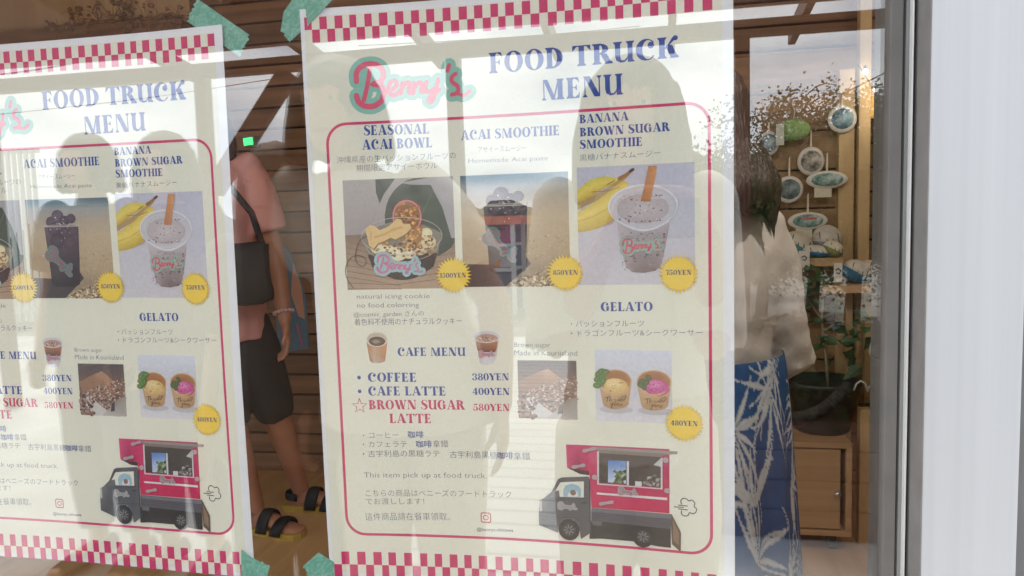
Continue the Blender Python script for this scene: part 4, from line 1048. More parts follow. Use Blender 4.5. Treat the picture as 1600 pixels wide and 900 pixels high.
b = MB(); b.lathe([(.045, -.07), (.05, -.065), (.03, .06), (.012, .07)], (0, 0, 0), 20); o = b.build('lamp_shade', mat('amber_shade', lin((226, 176, 90)), .6, emit=(.9, .55, .18, .35)), None, True, loc=c)
tag(o, 'small amber lamp shade glowing between the bulbs', 'lamp')

# unseen string added under the ceiling to brighten the interior
root = empty('added_fill_string', (0, .8, 2.6), 'added string of bulbs under the shop ceiling, out of view, filling in light', 'string lights')
pts = [Vector((-2.4 + 4.6 * q, .45 + .3 * math.sin(q * 9), 2.46 - .06 * abs(math.sin(q * 12 * PI / 2)))) for q in np.linspace(0, 1, 49)]
b = MB(); b.tube(pts, .0025, 6); b.build('wire', mat('fill_string_wire', (.02, .02, .02), .6), root, True, loc=-root.location)
for i in range(0, 49, 4):
    p = pts[i] + Vector((0, 0, -.035)); b = MB(); b.ball(p - root.location, .022, 2); b.build('bulb', lit, root, True)
for x, e in ((-1.1, 4.5), (-.1, 5.5), (.62, 16)): bulb_or_fill_light((x, .22, 2.2), e)      # added fill lights, strongest near the woman in the blouse
bulb_or_fill_light(at(1372, 160, DW - .2), .3)

# cabinet on castors
ca = at(1331, 690, DW - .42)
base = ground(1300, 866)
cy = base.y
cx0, cx1 = X(1178, 760, cy), X(1331, 760, cy); zt = at(1300, 692, cy).z; zb = at(1300, 838, cy).z
root = empty('cabinet', ((cx0 + cx1) / 2, cy, FZ), 'low pine cabinet on castors with one plain door, carrying a black pot', 'cabinet')
off = -root.location
b = MB()
b.box((cx0, cy, zt - .018), (cx1, cy + .36, zt), .002); b.box((cx0, cy, zb), (cx1, cy + .36, zb + .018), .002)
b.box((cx0, cy, zb + .0185), (cx0 + .018, cy + .36, zt - .0185)); b.box((cx1 - .018, cy, zb + .0185), (cx1, cy + .36, zt - .0185)); b.box((cx0 + .0185, cy + .34, zb + .0185), (cx1 - .0185, cy + .359, zt - .0185))
b.build('carcass', pine_h, root, loc=off)
b = MB(); b.box((cx0 + .024, cy + .002, zb + .024), (cx1 - .034, cy + .02, zt - .024), .002); d_ = b.build('door', pine_h, root, loc=off)
b = MB(); b.ball((cx1 - .045, cy - .010, (zt + zb) / 2 - .01), .011, 2); b.tube([(cx1 - .045, cy - .004, (zt + zb) / 2 - .01), (cx1 - .045, cy + .003, (zt + zb) / 2 - .01)], .005); b.build('knob', mat('steel_knob', (.6, .6, .58), .3, .9), d_, True)
for xx in (cx0 + .05, cx1 - .05):
    for yy in (cy + .05, cy + .31):
        b = MB(); b.tube([(xx - .012, yy, FZ + .026), (xx + .012, yy, FZ + .026)], .026, 16); b.box((xx - .018, yy - .012, FZ + .045), (xx + .018, yy + .012, zb - .0005)); b.build('castor', mat('black_castor', (.03, .03, .03), .5), root, loc=off)

# black pot with a climbing plant on the cabinet
pc = Vector((X(1284, 640, cy + .16), cy + .16, zt))
root = empty('potted_plant', pc, 'black plastic pot with a thin stemmed green plant, standing on the pine cabinet', 'potted plant')
k = (cy + .16 + D) / F
ph = at(1284, 592, cy + .16).z - zt
b = MB(); b.lathe([(.0, .0), (.085, .0), (.09, .01), (.118, ph * .9), (.125, ph * .92), (.125, ph), (.116, ph), (.108, ph * .86), (.0, ph * .86)], (0, 0, 0), 32); b.build('pot', mat('black_pot', (.022, .024, .024), .45, noise=.3, scale=20), root, True)
b = MB(); b.tube([(.02, 0, ph * .85), (.012, .0, ph + .08), (.0, .01, ph + .2), (.01, .02, ph + .34)], [.006, .005, .004, .003], 8)
b.tube([(.002, .01, ph + .16), (.06, .0, ph + .2), (.12, -.02, ph + .16)], .003, 6); b.tube([(.0, .01, ph + .2), (-.05, .02, ph + .28), (-.08, .0, ph + .3)], .003, 6); b.build('stem', mat('plant_stem', lin((150, 140, 110)), .7), root, True)
leaf_m = mat('green_leaf', (.045, .085, .03), .5, noise=.4, scale=18)
def leafs(b, pts, size, n, seed, spread):
    r = random.Random(seed)
    pts = [Vector(p) for p in pts]
    for i in range(n):
        p = r.choice(pts) + Vector((r.gauss(0, spread), r.gauss(0, spread), r.gauss(0, spread)))
        d = Vector((r.uniform(-1, 1), r.uniform(-1, 1), r.uniform(-.9, .4))).normalized(); u = d.orthogonal().normalized(); l = size * r.uniform(.6, 1.3); wv = u * l * .32; up = d.cross(u) * l * .1
        vs = [b.bm.verts.new(q) for q in (p, p + d * l * .35 + wv + up, p + d * l, p + d * l * .35 - wv + up, p + d * l * .45)]
        b.bm.faces.new((vs[0], vs[1], vs[4])); b.bm.faces.new((vs[1], vs[2], vs[4])); b.bm.faces.new((vs[2], vs[3], vs[4])); b.bm.faces.new((vs[3], vs[0], vs[4]))
b = MB(); leafs(b, [(.12, -.02, ph + .14), (.15, -.03, ph + .10), (.08, 0, ph + .19), (-.08, 0, ph + .3), (0, .02, ph + .33), (-.04, 0, ph + .25), (.05, -.02, ph + .12)], .06, 70, 5, .03); b.build('leaves', leaf_m, root)

# dark rope hanging across in front of the pot
b = MB(); a0, a1 = at(1236, 655, .95), at(1324, 606, .95)
for s in range(3):
    pts = []
    for i in range(60):
        t_ = i / 59; p = a0.lerp(a1, t_) + Vector((0, 0, -.018 * math.sin(PI * t_))); ph_ = t_ * 40 + s * 2.094
        pts.append(p + Vector((0, math.cos(ph_), math.sin(ph_))) * .0075)
    b.tube(pts, .0085, 8)
o = b.build('rope', mat('dark_rope', (.035, .030, .028), .9, noise=.3, scale=60, bump=.3), None, True); tag(o, 'thick dark twisted rope slung from the skirt to the black pot', 'rope')

# small pine box, white cloth, wand-like stick right of the cabinet
a0, a1 = at(1344, 640, DW - .3), at(1358, 792, DW - .3)
b = MB(); b.box((a0.x, DW - .3, FZ), (a1.x + .005, DW - .26, a0.z), .004); o = b.build('pine_leg', pine_m); tag(o, 'upright pine batten standing right of the cabinet', 'batten')
b = MB(); p0, p1 = at(1370, 392, DW - .2), at(1396, 376, DW - .2); b.tube([p0, p1], .006, 8); o = b.build('stick', mat('pale_stick', lin((226, 196, 130)), .6)); tag(o, 'short pale yellow stick leaning above the lower shelf by the frame', 'stick')
b = MB(); c = at(1388, 530, DW - .35); b.loft([(c + Vector((.0, 0, .13)), (.02, 0, 0), (0, .01, 0)), (c + Vector((.0, 0, .05)), (.04, 0, 0), (0, .015, 0)), (c + Vector((0, 0, -.04)), (.055, 0, 0), (0, .02, 0)), (c + Vector((0, 0, -.09)), (.04, 0, 0), (0, .012, 0))], 20); b.jitter(.008, 18)
o = b.build('cloth', mat('white_cloth', lin((196, 190, 190)), .9), None, True); tag(o, 'limp white cloth hanging beside the frame below the lower shelf', 'cloth')
b = MB(); pts = [at(px, py, DW - .38) for px, py in ((1334, 610), (1338, 600), (1345, 595), (1352, 599), (1356, 612), (1358, 604), (1368, 601), (1378, 606), (1390, 612))]
b.tube(pts, .003, 8); o = b.build('white_cord', mat('white_cord', lin((206, 200, 196)), .5), None, True); tag(o, 'thin white cord looping above the pine cabinet beside the pot', 'cord')

# top left: dried flowers and ceiling timbers
r = random.Random(12)
root = empty('dried_flowers', at(200, 40, 1.9), 'bundle of brown dried flowers and twigs hanging above the cut-off poster', 'dried flowers')
b = MB(); b2 = MB()
for i in range(210):
    px = r.uniform(85, 340); py = 34 + 12 * math.sin(px * .03) + r.gauss(0, 9) - (px - 200) * .06
    p = at(px, py, 1.9 + r.uniform(-.06, .06)) - root.location
    q = p + Vector((r.uniform(-.06, .06), r.uniform(-.03, .03), r.uniform(-.03, .06)))
    b.tube([p, (p + q) / 2 + Vector((0, 0, .008)), q], [.0012, .001, .0006], 4)
    if i % 2 == 0: b2.ball(q, r.uniform(.006, .016), 1, (1, 1, .8))
b.tube([at(70, 44, 1.92) - root.location, at(200, 30, 1.92) - root.location, at(350, 24, 1.92) - root.location], .006, 6)
b.build('twigs', mat('dry_twig', lin((112, 88, 60)), .9, noise=.4, scale=30), root); b2.jitter(.004, 90); b2.build('dry_blossoms', mat('dry_blossom', lin((128, 98, 74)), .9, noise=.5, scale=40), root)
root = empty('ceiling_timbers', (0, 1.5, 2.7), 'row of brown ceiling timbers above the plank wall', 'beams')
for x in (-2.6, -2.05, -1.5, -.95, -.4, .15, .7):
    b = MB(); b.box((x - .035, .1, 2.66), (x + .035, 2.28, 2.795), .004); b.build('timber', plank_m, root, loc=-root.location)
for px, y0_, y1_, py0, py1 in ((173, 2.22, 2.29, -30, 22),):
    b = MB(); a0, a1 = at(163, py1, 2.22), at(186, py0, 2.22); b.box((a0.x, 2.225, a0.z), (a1.x, 2.29, 2.65), .004); b.build('short_post', pine_m, root, loc=-root.location)

# lit green sign and a board with a blue and peach picture behind the person in pink
c = at(388, 221, 2.1)
root = empty('exit_light', c, 'small glowing green sign on the plank wall above the pink shirt', 'sign'); k = (2.1 + D) / F
b = MB(); b.box((-11 * k, .0, -9 * k), (11 * k, .05, 10 * k), .004); b.build('housing', mat('sign_housing', (.2, .2, .2), .5), root)
b = MB(); b.box((-8.5 * k, -.002, -6 * k), (8.5 * k, -.0005, 6 * k), 0, Matrix.Rotation(-.08, 3, 'Y')); b.build('lit_face', mat('lit_green', (.05, .8, .2), .5, emit=(.06, 1.0, .22, 1.5)), root)
y = 2.05
a0, a1 = at(425, 385, y), at(482, 552, y)
root = empty('picture_board', ((a0.x + a1.x) / 2, y, a1.z), 'blue board with a peach patch and pink line, behind the hanging arm', 'board')
b = MB(); hw, hh = (a1.x - a0.x) / 2, a0.z - a1.z; b.prism([(-hw, 0), (hw, .02), (hw * .95, hh * .5), (hw * .5, hh * .8), (-hw * .1, hh), (-hw, hh * .9)], 0, .012); b.build('panel', mat('blue_board', lin((92, 134, 164)), .6, noise=.1, scale=12), root)
b = MB(); b.prism([(hw * .1, hh * .55), (hw * .5, hh * .35), (hw * .9, hh * .32), (hw * .8, hh * .62), (hw * .35, hh * .84), (hw * .2, hh * .7)], -.003, -.001); b.build('peach_patch', mat('peach', lin((216, 166, 146)), .6), root)
b = MB(); b.prism([(hw * .3, hh * .28), (hw * .42, hh * .28), (hw * .7, .03), (hw * .6, .03)], -.003, -.001); b.build('pink_line', mat('pink_line', lin((196, 110, 150)), .6), root)

# ================================================================ people
def skin_mat(name, c): 
    m_ = mat(name, lin(c), .5, noise=.06, scale=25)
    m_.node_tree.nodes['Principled BSDF'].inputs['Subsurface Weight'].default_value = .05
    return m_
SKIN = skin_mat('skin', (196, 146, 118)); SKIN2 = skin_mat('skin_tan', (176, 124, 98))
HAIR = mat('dark_hair', (.020, .013, .010), .45, noise=.5, scale=10, stretch=(22, 22, 1), bump=.5)
HAIRB = mat('brown_hair', (.060, .032, .020), .45, noise=.5, scale=10, stretch=(22, 22, 1), bump=.5)
EYE = mat('eye', (.03, .02, .015), .15); EYEW = mat('eye_white', (.6, .58, .56), .3); LIP = mat('lips', lin((176, 96, 88)), .45)

def limb(pts, prof, s):
    """points along the joints with the radii between them"""
    P_ = []; R_ = []
    for i in range(len(pts) - 1):
        a, b_ = Vector(pts[i]), Vector(pts[i + 1]); n = len(prof[i])
        for j, rr in enumerate(prof[i]): P_.append(a.lerp(b_, j / n)); R_.append(rr * s)
    P_.append(Vector(pts[-1])); R_.append(prof[-1] * s if not isinstance(prof[-1], list) else prof[-1][-1] * s)
    return P_, R_

def hand(b, wpos, d, n, s, curl=.45, side=1):
    d = Vector(d).normalized(); n = (Vector(n) - d * Vector(n).dot(d)).normalized(); u = d.cross(n) * side      # u: towards the thumb
    w0 = Vector(wpos)
    b.loft([(w0 - d * .012 * s, u * .024 * s, n * .019 * s), (w0 + d * .02 * s, u * .031 * s, n * .017 * s), (w0 + d * .055 * s, u * .039 * s, n * .015 * s), (w0 + d * .088 * s, u * .039 * s, n * .013 * s), (w0 + d * .098 * s, u * .032 * s, n * .009 * s)], 14)
    for k, (o_, l) in enumerate(((.029, .070), (.0105, .079), (-.0085, .073), (-.027, .058))):
        p = w0 + d * .088 * s + u * o_ * s; pts = [p]; rad = [.0098 * s]; dd = d.copy() + u * o_ * 1.5; dd.normalize(); a = curl * (1 + .12 * k)
        for j, f in enumerate((.45, .30, .25)):
            dd = Matrix.Rotation(a * (.5 if j == 0 else .8), 3, u.cross(Vector()) if False else u) @ dd if side > 0 else Matrix.Rotation(-a * (.5 if j == 0 else .8), 3, u) @ dd
            p = p + dd * l * f * s; pts.append(p); rad.append((.0092, .0084, .0066)[j] * s)
        b.tube(pts, rad, 8)
        b.ball(pts[-1], .0066 * s, 1)
    p0 = w0 + d * .022 * s + u * .026 * s
    t1 = (d * .62 + u * .72 + n * .25).normalized(); t2 = (d * .85 + u * .35 + n * .38).normalized()
    pts = [p0, p0 + t1 * .036 * s, p0 + t1 * .036 * s + t2 * .030 * s, p0 + t1 * .036 * s + t2 * .054 * s]
    b.tube(pts, [.0140 * s, .0115 * s, .0100 * s, .0072 * s], 8); b.ball(pts[-1], .0072 * s, 1)

def human(label, loc, rz, H, skin=SKIN, joints=None, lean=(0, 0, 0), hands=None, hips=1., voxel=.0085, group=None):
    s = H / 1.7
    J = dict(LS=(.165, 0, 1.385), RS=(-.165, 0, 1.385), LE=(.225, .02, 1.11), RE=(-.225, .02, 1.11), LW=(.235, -.05, .875), RW=(-.235, -.05, .875),
             LH=(.088, 0, .90), RH=(-.088, 0, .90), LK=(.095, -.015, .49), RK=(-.095, -.015, .49), LA=(.10, .02, .085), RA=(-.10, .02, .085), LT=(.125, -.155, .03), RT=(-.125, -.155, .03))
    J.update(joints or {})
    J = {k: Vector(v) * s for k, v in J.items()}; le = Vector(lean) * s
    def sh(z): return le * max(0, (z - .95) / .55)             # the spine leans above the hips
    for k in ('LS', 'RS'): J[k] = J[k] + sh(1.385)
    b = MB()
    prof = ((.82, .10, .09), (.90, .16 * hips, .118), (.97, .155 * hips, .112), (1.05, .132, .098), (1.15, .137, .100), (1.26, .158, .112), (1.34, .165, .102), (1.395, .140, .080), (1.43, .075, .060), (1.47, .052, .054), (1.54, .050, .054))
    b.loft([(Vector((0, .008, z)) * s + sh(z), (rx * s, 0, 0), (0, ry * s, 0)) for z, rx, ry in prof], 24)
    hc = Vector((0, -.018, 1.595)) * s + sh(1.6)
    b.ball(hc + Vector((0, .012, .022)) * s, 1, 3, (.074 * s, .092 * s, .092 * s))
    b.loft([(hc + Vector((0, -.004, .02)) * s, (.068 * s, 0, 0), (0, .078 * s, 0)), (hc + Vector((0, -.020, -.045)) * s, (.058 * s, 0, 0), (0, .062 * s, 0)), (hc + Vector((0, -.034, -.085)) * s, (.038 * s, 0, 0), (0, .042 * s, 0)), (hc + Vector((0, -.044, -.108)) * s, (.018 * s, 0, 0), (0, .022 * s, 0))], 18)
    b.loft([(hc + Vector((0, -.076, .018)) * s, (.008 * s, 0, 0), (0, .008 * s, 0)), (hc + Vector((0, -.092, -.012)) * s, (.011 * s, 0, 0), (0, .012 * s, 0)), (hc + Vector((0, -.096, -.026)) * s, (.015 * s, 0, 0), (0, .012 * s, 0)), (hc + Vector((0, -.084, -.034)) * s, (.010 * s, 0, 0), (0, .006 * s, 0))], 10)
    for q in (-1, 1):
        b.ball(hc + Vector((q * .073, .012, -.008)) * s, 1, 2, (.012 * s, .020 * s, .030 * s)); b.ball(hc + Vector((q * .030, -.068, .026)) * s, 1, 2, (.022 * s, .012 * s, .008 * s))
    for a in 'LR':
        p, r_ = limb([J[a + 'S'], J[a + 'E'], J[a + 'W']], [[.056, .050, .046, .042], [.041, .040, .034], .027], s)
        b.tube(p, r_, 12); b.ball(p[0], .056 * s, 2)
        p, r_ = limb([J[a + 'H'], J[a + 'K'], J[a + 'A']], [[.086, .082, .072, .060], [.056, .056, .048, .040], .036], s)
        b.tube(p, r_, 14)
        an, to = J[a + 'A'], J[a + 'T']; f = (to - an); f.z = 0; fd = f.normalized(); up = Vector((0, 0, 1)); sd = fd.cross(up)
        he = an - fd * .045 * s; he.z = an.z - .05 * s
        b.loft([(he - fd * .01 * s, sd * .022 * s, up * .026 * s), (an + up * -.045 * s, sd * .032 * s, up * .038 * s), (an.lerp(to, .45) + up * -.010 * s, sd * .036 * s, up * .034 * s), (to - fd * .02 * s, sd * .043 * s, up * .022 * s), (to + fd * .035 * s, sd * .036 * s, up * .014 * s), (to + fd * .055 * s, sd * .020 * s, up * .009 * s)], 14)
        if hands: hand(b, J[a + "W"], hands[a][0], hands[a][1], s, side=-1 if a == "L" else 1)
        else:
            d = J[a + 'W'] - J[a + 'E']; hand(b, J[a + 'W'], d, (-1 if a == 'L' else 1, 0, 0), s, .35, side=-1 if a == 'L' else 1)
    root = b.build('person', skin); fuse(root, voxel, 3); root.location = loc; root.rotation_euler = (0, 0, rz)
    tag(root, label, 'person', group)
    # eyes and mouth
    for q in (-1, 1):
        b = MB(); b.ball(hc + Vector((q * .030, -.0735, .010)) * s, 1, 2, (.0125 * s, .006 * s, .0065 * s)); b.build('eye', EYEW, root, True)
        b = MB(); b.ball(hc + Vector((q * .030, -.0785, .010)) * s, 1, 2, (.0055 * s, .003 * s, .0056 * s)); b.build('iris', EYE, root, True)
    b = MB(); b.ball(hc + Vector((0, -.0755, -.060)) * s, 1, 2, (.022 * s, .008 * s, .0065 * s)); b.build('mouth', LIP, root, True)
    return root, J, s, hc, sh

def ruffle(o, f):
    n = len(o.data.vertices); co = np.empty(n * 3); no = np.empty(n * 3)
    o.data.vertices.foreach_get('co', co); o.data.vertices.foreach_get('normal', no)
    co = co.reshape(-1, 3); no = no.reshape(-1, 3)
    k = np.array([f(Vector(q)) for q in co]); o.data.vertices.foreach_set('co', (co + no * k[:, None]).ravel()); o.data.update()

def shirt(root, J, s, sh, m_, name='shirt', hem=.86, sleeve=.62, loose=1., flare=.0, folds=.004, hips=1.):
    b = MB()
    prof = ((hem, .172 + flare, .132 + flare), ((hem + 1.05) / 2, .166 + flare * .8, .126 + flare * .8), (1.08, .154 + flare * .5, .118 + flare * .5), (1.18, .158, .120), (1.27, .176, .128), (1.34, .182, .118), (1.395, .156, .096), (1.425, .100, .078), (1.44, .078, .070))
    b.loft([(Vector((0, .008, z)) * s + sh(z), (rx * loose * s * (hips if z < 1.1 else 1), 0, 0), (0, ry * loose * s, 0)) for z, rx, ry in prof], 28)
    for a in 'LR':
        S, E_, W_ = J[a + 'S'], J[a + 'E'], J[a + 'W']
        pts = [S + (S - E_).normalized() * .02 * s, S.lerp(E_, .25), S.lerp(E_, min(1, sleeve))]; rr = [.064 * s, .070 * s * loose, .070 * s * loose]
        if sleeve > 1: pts.append(E_.lerp(W_, sleeve - 1)); rr.append(.056 * s * loose)
        b.tube(pts, rr, 16); b.ball(pts[0], .064 * s, 2)
    for v in b.bm.verts: v.co += Vector((mnoise.noise(v.co * 9), mnoise.noise(v.co * 9 + Vector((7, 3, 1))), 0)) * folds
    o = b.build(name, m_, root); fuse(o, .010 * s, 2)
    ruffle(o, lambda q: folds * (mnoise.noise(Vector((q.x * 16, q.y * 16, q.z * 5))) + .5 * mnoise.noise(q * 34)))
    return o

def hair_cap(root, hc, s, m_, length=.0, wide=1., back=.0, seed=1, bun=False):
    b = MB(); r = random.Random(seed)
    b.ball(hc + Vector((0, .022, .034)) * s, 1, 3, (.088 * s * wide, .100 * s, .094 * s))
    if length:
        for k in range(26):
            a = math.radians(-38 + 256 * k / 25)
            ca, sa = math.cos(a), math.sin(a)
            p0 = hc + Vector((ca * .074 * wide, .02 + sa * .086, .05)) * s; p1 = hc + Vector((ca * .096 * wide, .026 + sa * .100, -.06)) * s
            l = length * r.uniform(.68, 1.15); p2 = hc + Vector((ca * .108 * wide, .03 + back + sa * .100, -.06 - l * .6)) * s; p3 = hc + Vector((ca * .098 * wide + r.uniform(-.01, .01), .03 + back * 1.35 + sa * .09, -.06 - l)) * s
            b.tube([p0, p1, p2, p3], [.024 * s, .024 * s, .017 * s, .003 * s], 7)
    if bun: b.ball(hc + Vector((0, .06, .12)) * s, .045 * s, 2)
    o = b.build('hair', m_, root); fuse(o, .008 * s, 2)
    ruffle(o, lambda q: .005 * mnoise.noise(Vector((q.x * 60, q.y * 60, q.z * 6))))
    return o

def trousers(root, J, s, m_, name='shorts', to=.45, loose=1.18, hips=1.):
    b = MB()
    b.loft([(Vector((0, .008, z)) * s, (rx * s * hips, 0, 0), (0, ry * s, 0)) for z, rx, ry in ((.84, .13, .112), (.90, .172, .128), (.97, .165, .122), (1.03, .146, .110))], 24)
    for a in 'LR':
        H_, K_, A_ = J[a + 'H'], J[a + 'K'], J[a + 'A']
        if to <= 1: pts = [H_, H_.lerp(K_, to * .5), H_.lerp(K_, to)]; rr = [.094 * s, .088 * s * loose, .080 * s * loose]
        else: pts = [H_, H_.lerp(K_, .5), K_, K_.lerp(A_, (to - 1) * .5), K_.lerp(A_, to - 1)]; rr = [.096 * s, .088 * s * loose, .072 * s * loose, .066 * s * loose, .058 * s * loose]
        b.tube(pts, rr, 16)
    o = b.build(name, m_, root); fuse(o, .010 * s, 2)
    ruffle(o, lambda q: .003 * mnoise.noise(Vector((q.x * 18, q.y * 18, q.z * 6))))
    return o

def footwear(root, J, s, a, sole_m, top_m, open_=True):
    an, to = J[a + 'A'], J[a + 'T']; f = to - an; f.z = 0; fd = f.normalized(); up = Vector((0, 0, 1)); sd = fd.cross(up)
    def out_(z, g=0.):
        o = []
        for t_, w_ in ((-.075, .024), (-.055, .036), (.0, .040), (.07, .044), (.13, .054), (.17, .052), (.20, .040), (.215, .016)):
            o.append((t_, w_ + g))
        c = an.copy(); c.z = 0
        L_ = [c + fd * t_ * s + sd * w_ * s + up * z for t_, w_ in o]; R_ = [c + fd * t_ * s - sd * w_ * s + up * z for t_, w_ in reversed(o)]
        return L_ + R_
    b = MB(); lo, hi = [b.bm.verts.new(p) for p in out_(.001)], [b.bm.verts.new(p) for p in out_(.024 * s, -.002)]; n = len(lo)
    b.bm.faces.new(list(reversed(lo))); b.bm.faces.new(hi)
    for i in range(n): b.bm.faces.new((lo[i], lo[(i + 1) % n], hi[(i + 1) % n], hi[i]))
    b.build('sandal_sole', sole_m, root)
    b = MB(); c = an.copy(); c.z = 0
    for t0, h0, w0 in ((.125, .052, .056), (.055, .078, .048)):
        pts = [c + fd * (t0 + .01 * math.sin(q)) * s + sd * w0 * math.cos(q) * s + up * (.015 + h0 * math.sin(q)) * s for q in np.linspace(0, PI, 12)]
        prev = None
        rings = [(p, fd * .026 * s, (p - (c + fd * t0 * s)).normalized() * .006 * s) for p in pts]; b.loft(rings, 10)
    pts = [c + (fd * (.0 - .062 * math.sin(q)) + sd * .044 * math.cos(q)) * s + up * .065 * s for q in np.linspace(0, PI, 12)]
    b.loft([(p, up * .016 * s, (p - c - up * .065 * s).normalized() * .005 * s) for p in pts], 8)
    b.build('sandal_strap', top_m, root, True)

# --- inside: the person in the pink T-shirt between the posters
g0 = ground(424, 862)
gy = 1.66
pinkp = at(344, 700, gy); px_ = pinkp.x
RZ = math.radians(28)
root, J, s, hc, sh = human('person in pink T-shirt, black shorts and sandals, arm hanging down, between the posters', (px_, gy, FZ), RZ, 1.60, SKIN2,
    joints=dict(LE=(.24, .01, 1.08), LW=(.268, -.07, .82), LK=(.20, .03, .49), LA=(.29, .12, .085), LT=(.44, .05, .03), RA=(.12, -.05, .085), RT=(.25, -.15, .03), RK=(.04, -.05, .49)),
    hands=dict(L=((.02, -.12, -1), (-1, -.2, 0), ), R=((0, -.1, -1), (1, 0, 0))), hips=1.04)
PINKT = mat('pink_cotton', lin((208, 150, 146)), .85, noise=.06, scale=12, bump=.1)
shirt(root, J, s, sh, PINKT, 't_shirt', hem=.76, sleeve=.72, loose=1.12, flare=.02, folds=.006)
trousers(root, J, s, mat('black_cotton', (.014, .014, .018), .85, noise=.2, scale=14), 'shorts', to=1.16, loose=1.18)
hair_cap(root, hc, s, HAIR, .12, 1.05, seed=3)
SOLE = mat('yellow_sole', lin((186, 156, 70)), .7, noise=.15, scale=30); STRAP = mat('black_strap', (.012, .012, .014), .6)
for a in 'LR': footwear(root, J, s, a, SOLE, STRAP)
# bead bracelet on the hanging arm
b = MB(); wv = J['LW'] + (J['LE'] - J['LW']).normalized() * .035 * s; ax = (J['LE'] - J['LW']).normalized(); u_ = ax.orthogonal().normalized(); v_ = ax.cross(u_)
for k in range(15): b.ball(wv + (u_ * math.cos(k * 2 * PI / 15) + v_ * math.sin(k * 2 * PI / 15)) * .035 * s, .0085 * s, 1)
b.build('bead_bracelet', mat('pale_beads', lin((206, 176, 180)), .25), root, True)
# the black bag on the belly and the white carrier bag in the hand are things of their own
M_ = Matrix.Translation((px_, gy, FZ)) @ Matrix.Rotation(RZ, 4, 'Z')
c = M_ @ (Vector((.07, -.20, 1.02)) * s)
bag = empty('shoulder_bag', c, 'black bag worn in front of the pink T-shirt', 'bag', rz=RZ)
b = MB(); b.box((-.155, -.05, -.105), (.155, .05, .10), .04); bmesh.ops.subdivide_edges(b.bm, edges=b.bm.edges[:], cuts=3, use_grid_fill=True); b.jitter(.014, 8); b.jitter(.004, 30); b.build('pouch', mat('black_nylon', (.010, .010, .011), .8, noise=.3, scale=12, bump=.2), bag, True)
b = MB(); b.tube([(.14, .0, .05), (.10, .0, .2), (.0, .02, .34), (-.10, .06, .43), (-.15, .12, .47)], .011, 8); b.build('strap', mat('bag_strap', (.03, .03, .034), .7), bag, True)
# --- inside: the woman in the cream blouse and blue patterned skirt
wy = .47; wx = at(1072, 500, wy).x
root, J, s, hc, sh = human('woman in loose cream blouse and blue skirt with white palm fronds, half hidden by poster', (wx, wy, FZ), math.radians(200), 1.33, SKIN,
    joints=dict(RS=(-.150, 0, 1.35), LS=(.150, 0, 1.35), RE=(-.222, -.03, 1.11), LE=(.222, -.03, 1.11), RW=(-.12, -.24, 1.05), LW=(.12, -.24, 1.05)), hips=1.1)
CREAMB = mat('cream_cotton', lin((236, 222, 208)), .85, noise=.05, scale=10, bump=.15)
o = shirt(root, J, s, sh, CREAMB, 'blouse', hem=1.05, sleeve=1.2, loose=1.04, flare=.0, folds=.008)
hair_cap(root, hc, s, HAIRB, .16, 1.36, .050, seed=9)
# skirt with its fronds printed into the cloth
NA, NZ = 460, 330
zt, zb_ = 1.14 * s, .05 * s
img = np.zeros((NZ, NA)); rr_ = random.Random(11)
circ = 1.9; hgt = (zt - zb_)
def dab(u, v, rad, val=1.):
    iu, iv = u / circ * NA, v / hgt * NZ; ru, rv = rad / circ * NA, rad / hgt * NZ
    for jv in range(int(iv - rv) - 1, int(iv + rv) + 2):
        if not 0 <= jv < NZ: continue
        for ju in range(int(iu - ru) - 1, int(iu + ru) + 2):
            dd = ((ju - iu) / max(ru, .6)) ** 2 + ((jv - iv) / max(rv, .6)) ** 2
            if dd < 1: img[jv, ju % NA] = max(img[jv, ju % NA], val * (1 - .35 * dd))
def frond(u, v, a, l, w_):
    n = 26; bend = rr_.uniform(-1.7, 1.7)
    for i in range(n):
        t_ = i / n; aa = a + bend * t_; u += math.cos(aa) * l / n; v += math.sin(aa) * l / n
        dab(u, v, max(.0022, w_ * math.sin(PI * min(1, t_ * 1.1 + .05)) * (1 - .4 * t_)))
for i in range(56):
    u, v = rr_.uniform(0, circ), rr_.uniform(0, hgt); a0_ = rr_.uniform(0, 2 * PI)
    for k in range(9): frond(u, v, a0_ + (k - 4) * .33, rr_.uniform(.08, .17), rr_.uniform(.004, .0075))
    if i % 2 == 0:
        ca_, sa_ = math.cos(a0_ + PI), math.sin(a0_ + PI)
        for k in range(110):
            p, q = rr_.uniform(0, .13), rr_.gauss(0, .017) * 1.0
            dab(u + ca_ * p - sa_ * q, v + sa_ * p + ca_ * q, .0030, rr_.uniform(.5, 1))
bm = bmesh.new(); lay = bm.verts.layers.float_color.new('Col'); blue, whit = np.array(lin((62, 98, 152))), np.array(lin((232, 232, 230)))
gr = []
for j in range(NZ):
    t_ = j / (NZ - 1); z = zt + (zb_ - zt) * t_; row = []
    for i in range(NA):
        a = 2 * PI * i / NA; fold = .022 * t_ * math.sin(a * 9 + 1.5 * math.sin(3 * a)) + .010 * t_ * math.sin(a * 17 + 2)
        rx, ry = .186 + .050 * t_ ** .6 + fold, .155 + .060 * t_ ** .7 + fold
        v = bm.verts.new((rx * s * math.cos(a), ry * s * math.sin(a) + .008, z)); f_ = img[NZ - 1 - j, i]; v[lay] = (*(blue + (whit - blue) * f_), 1); row.append(v)
    gr.append(row)
for j in range(NZ - 1):
    for i in range(NA): bm.faces.new((gr[j][i], gr[j][(i + 1) % NA], gr[j + 1][(i + 1) % NA], gr[j + 1][i]))
bm.faces.new(gr[-1])
me = bpy.data.meshes.new('skirt'); bmesh.ops.recalc_face_normals(bm, faces=bm.faces[:]); bm.to_mesh(me); bm.free(); me.materials.append(print_mat('printed_cotton', .12, 60, .85))
for p in me.polygons: p.use_smooth = True
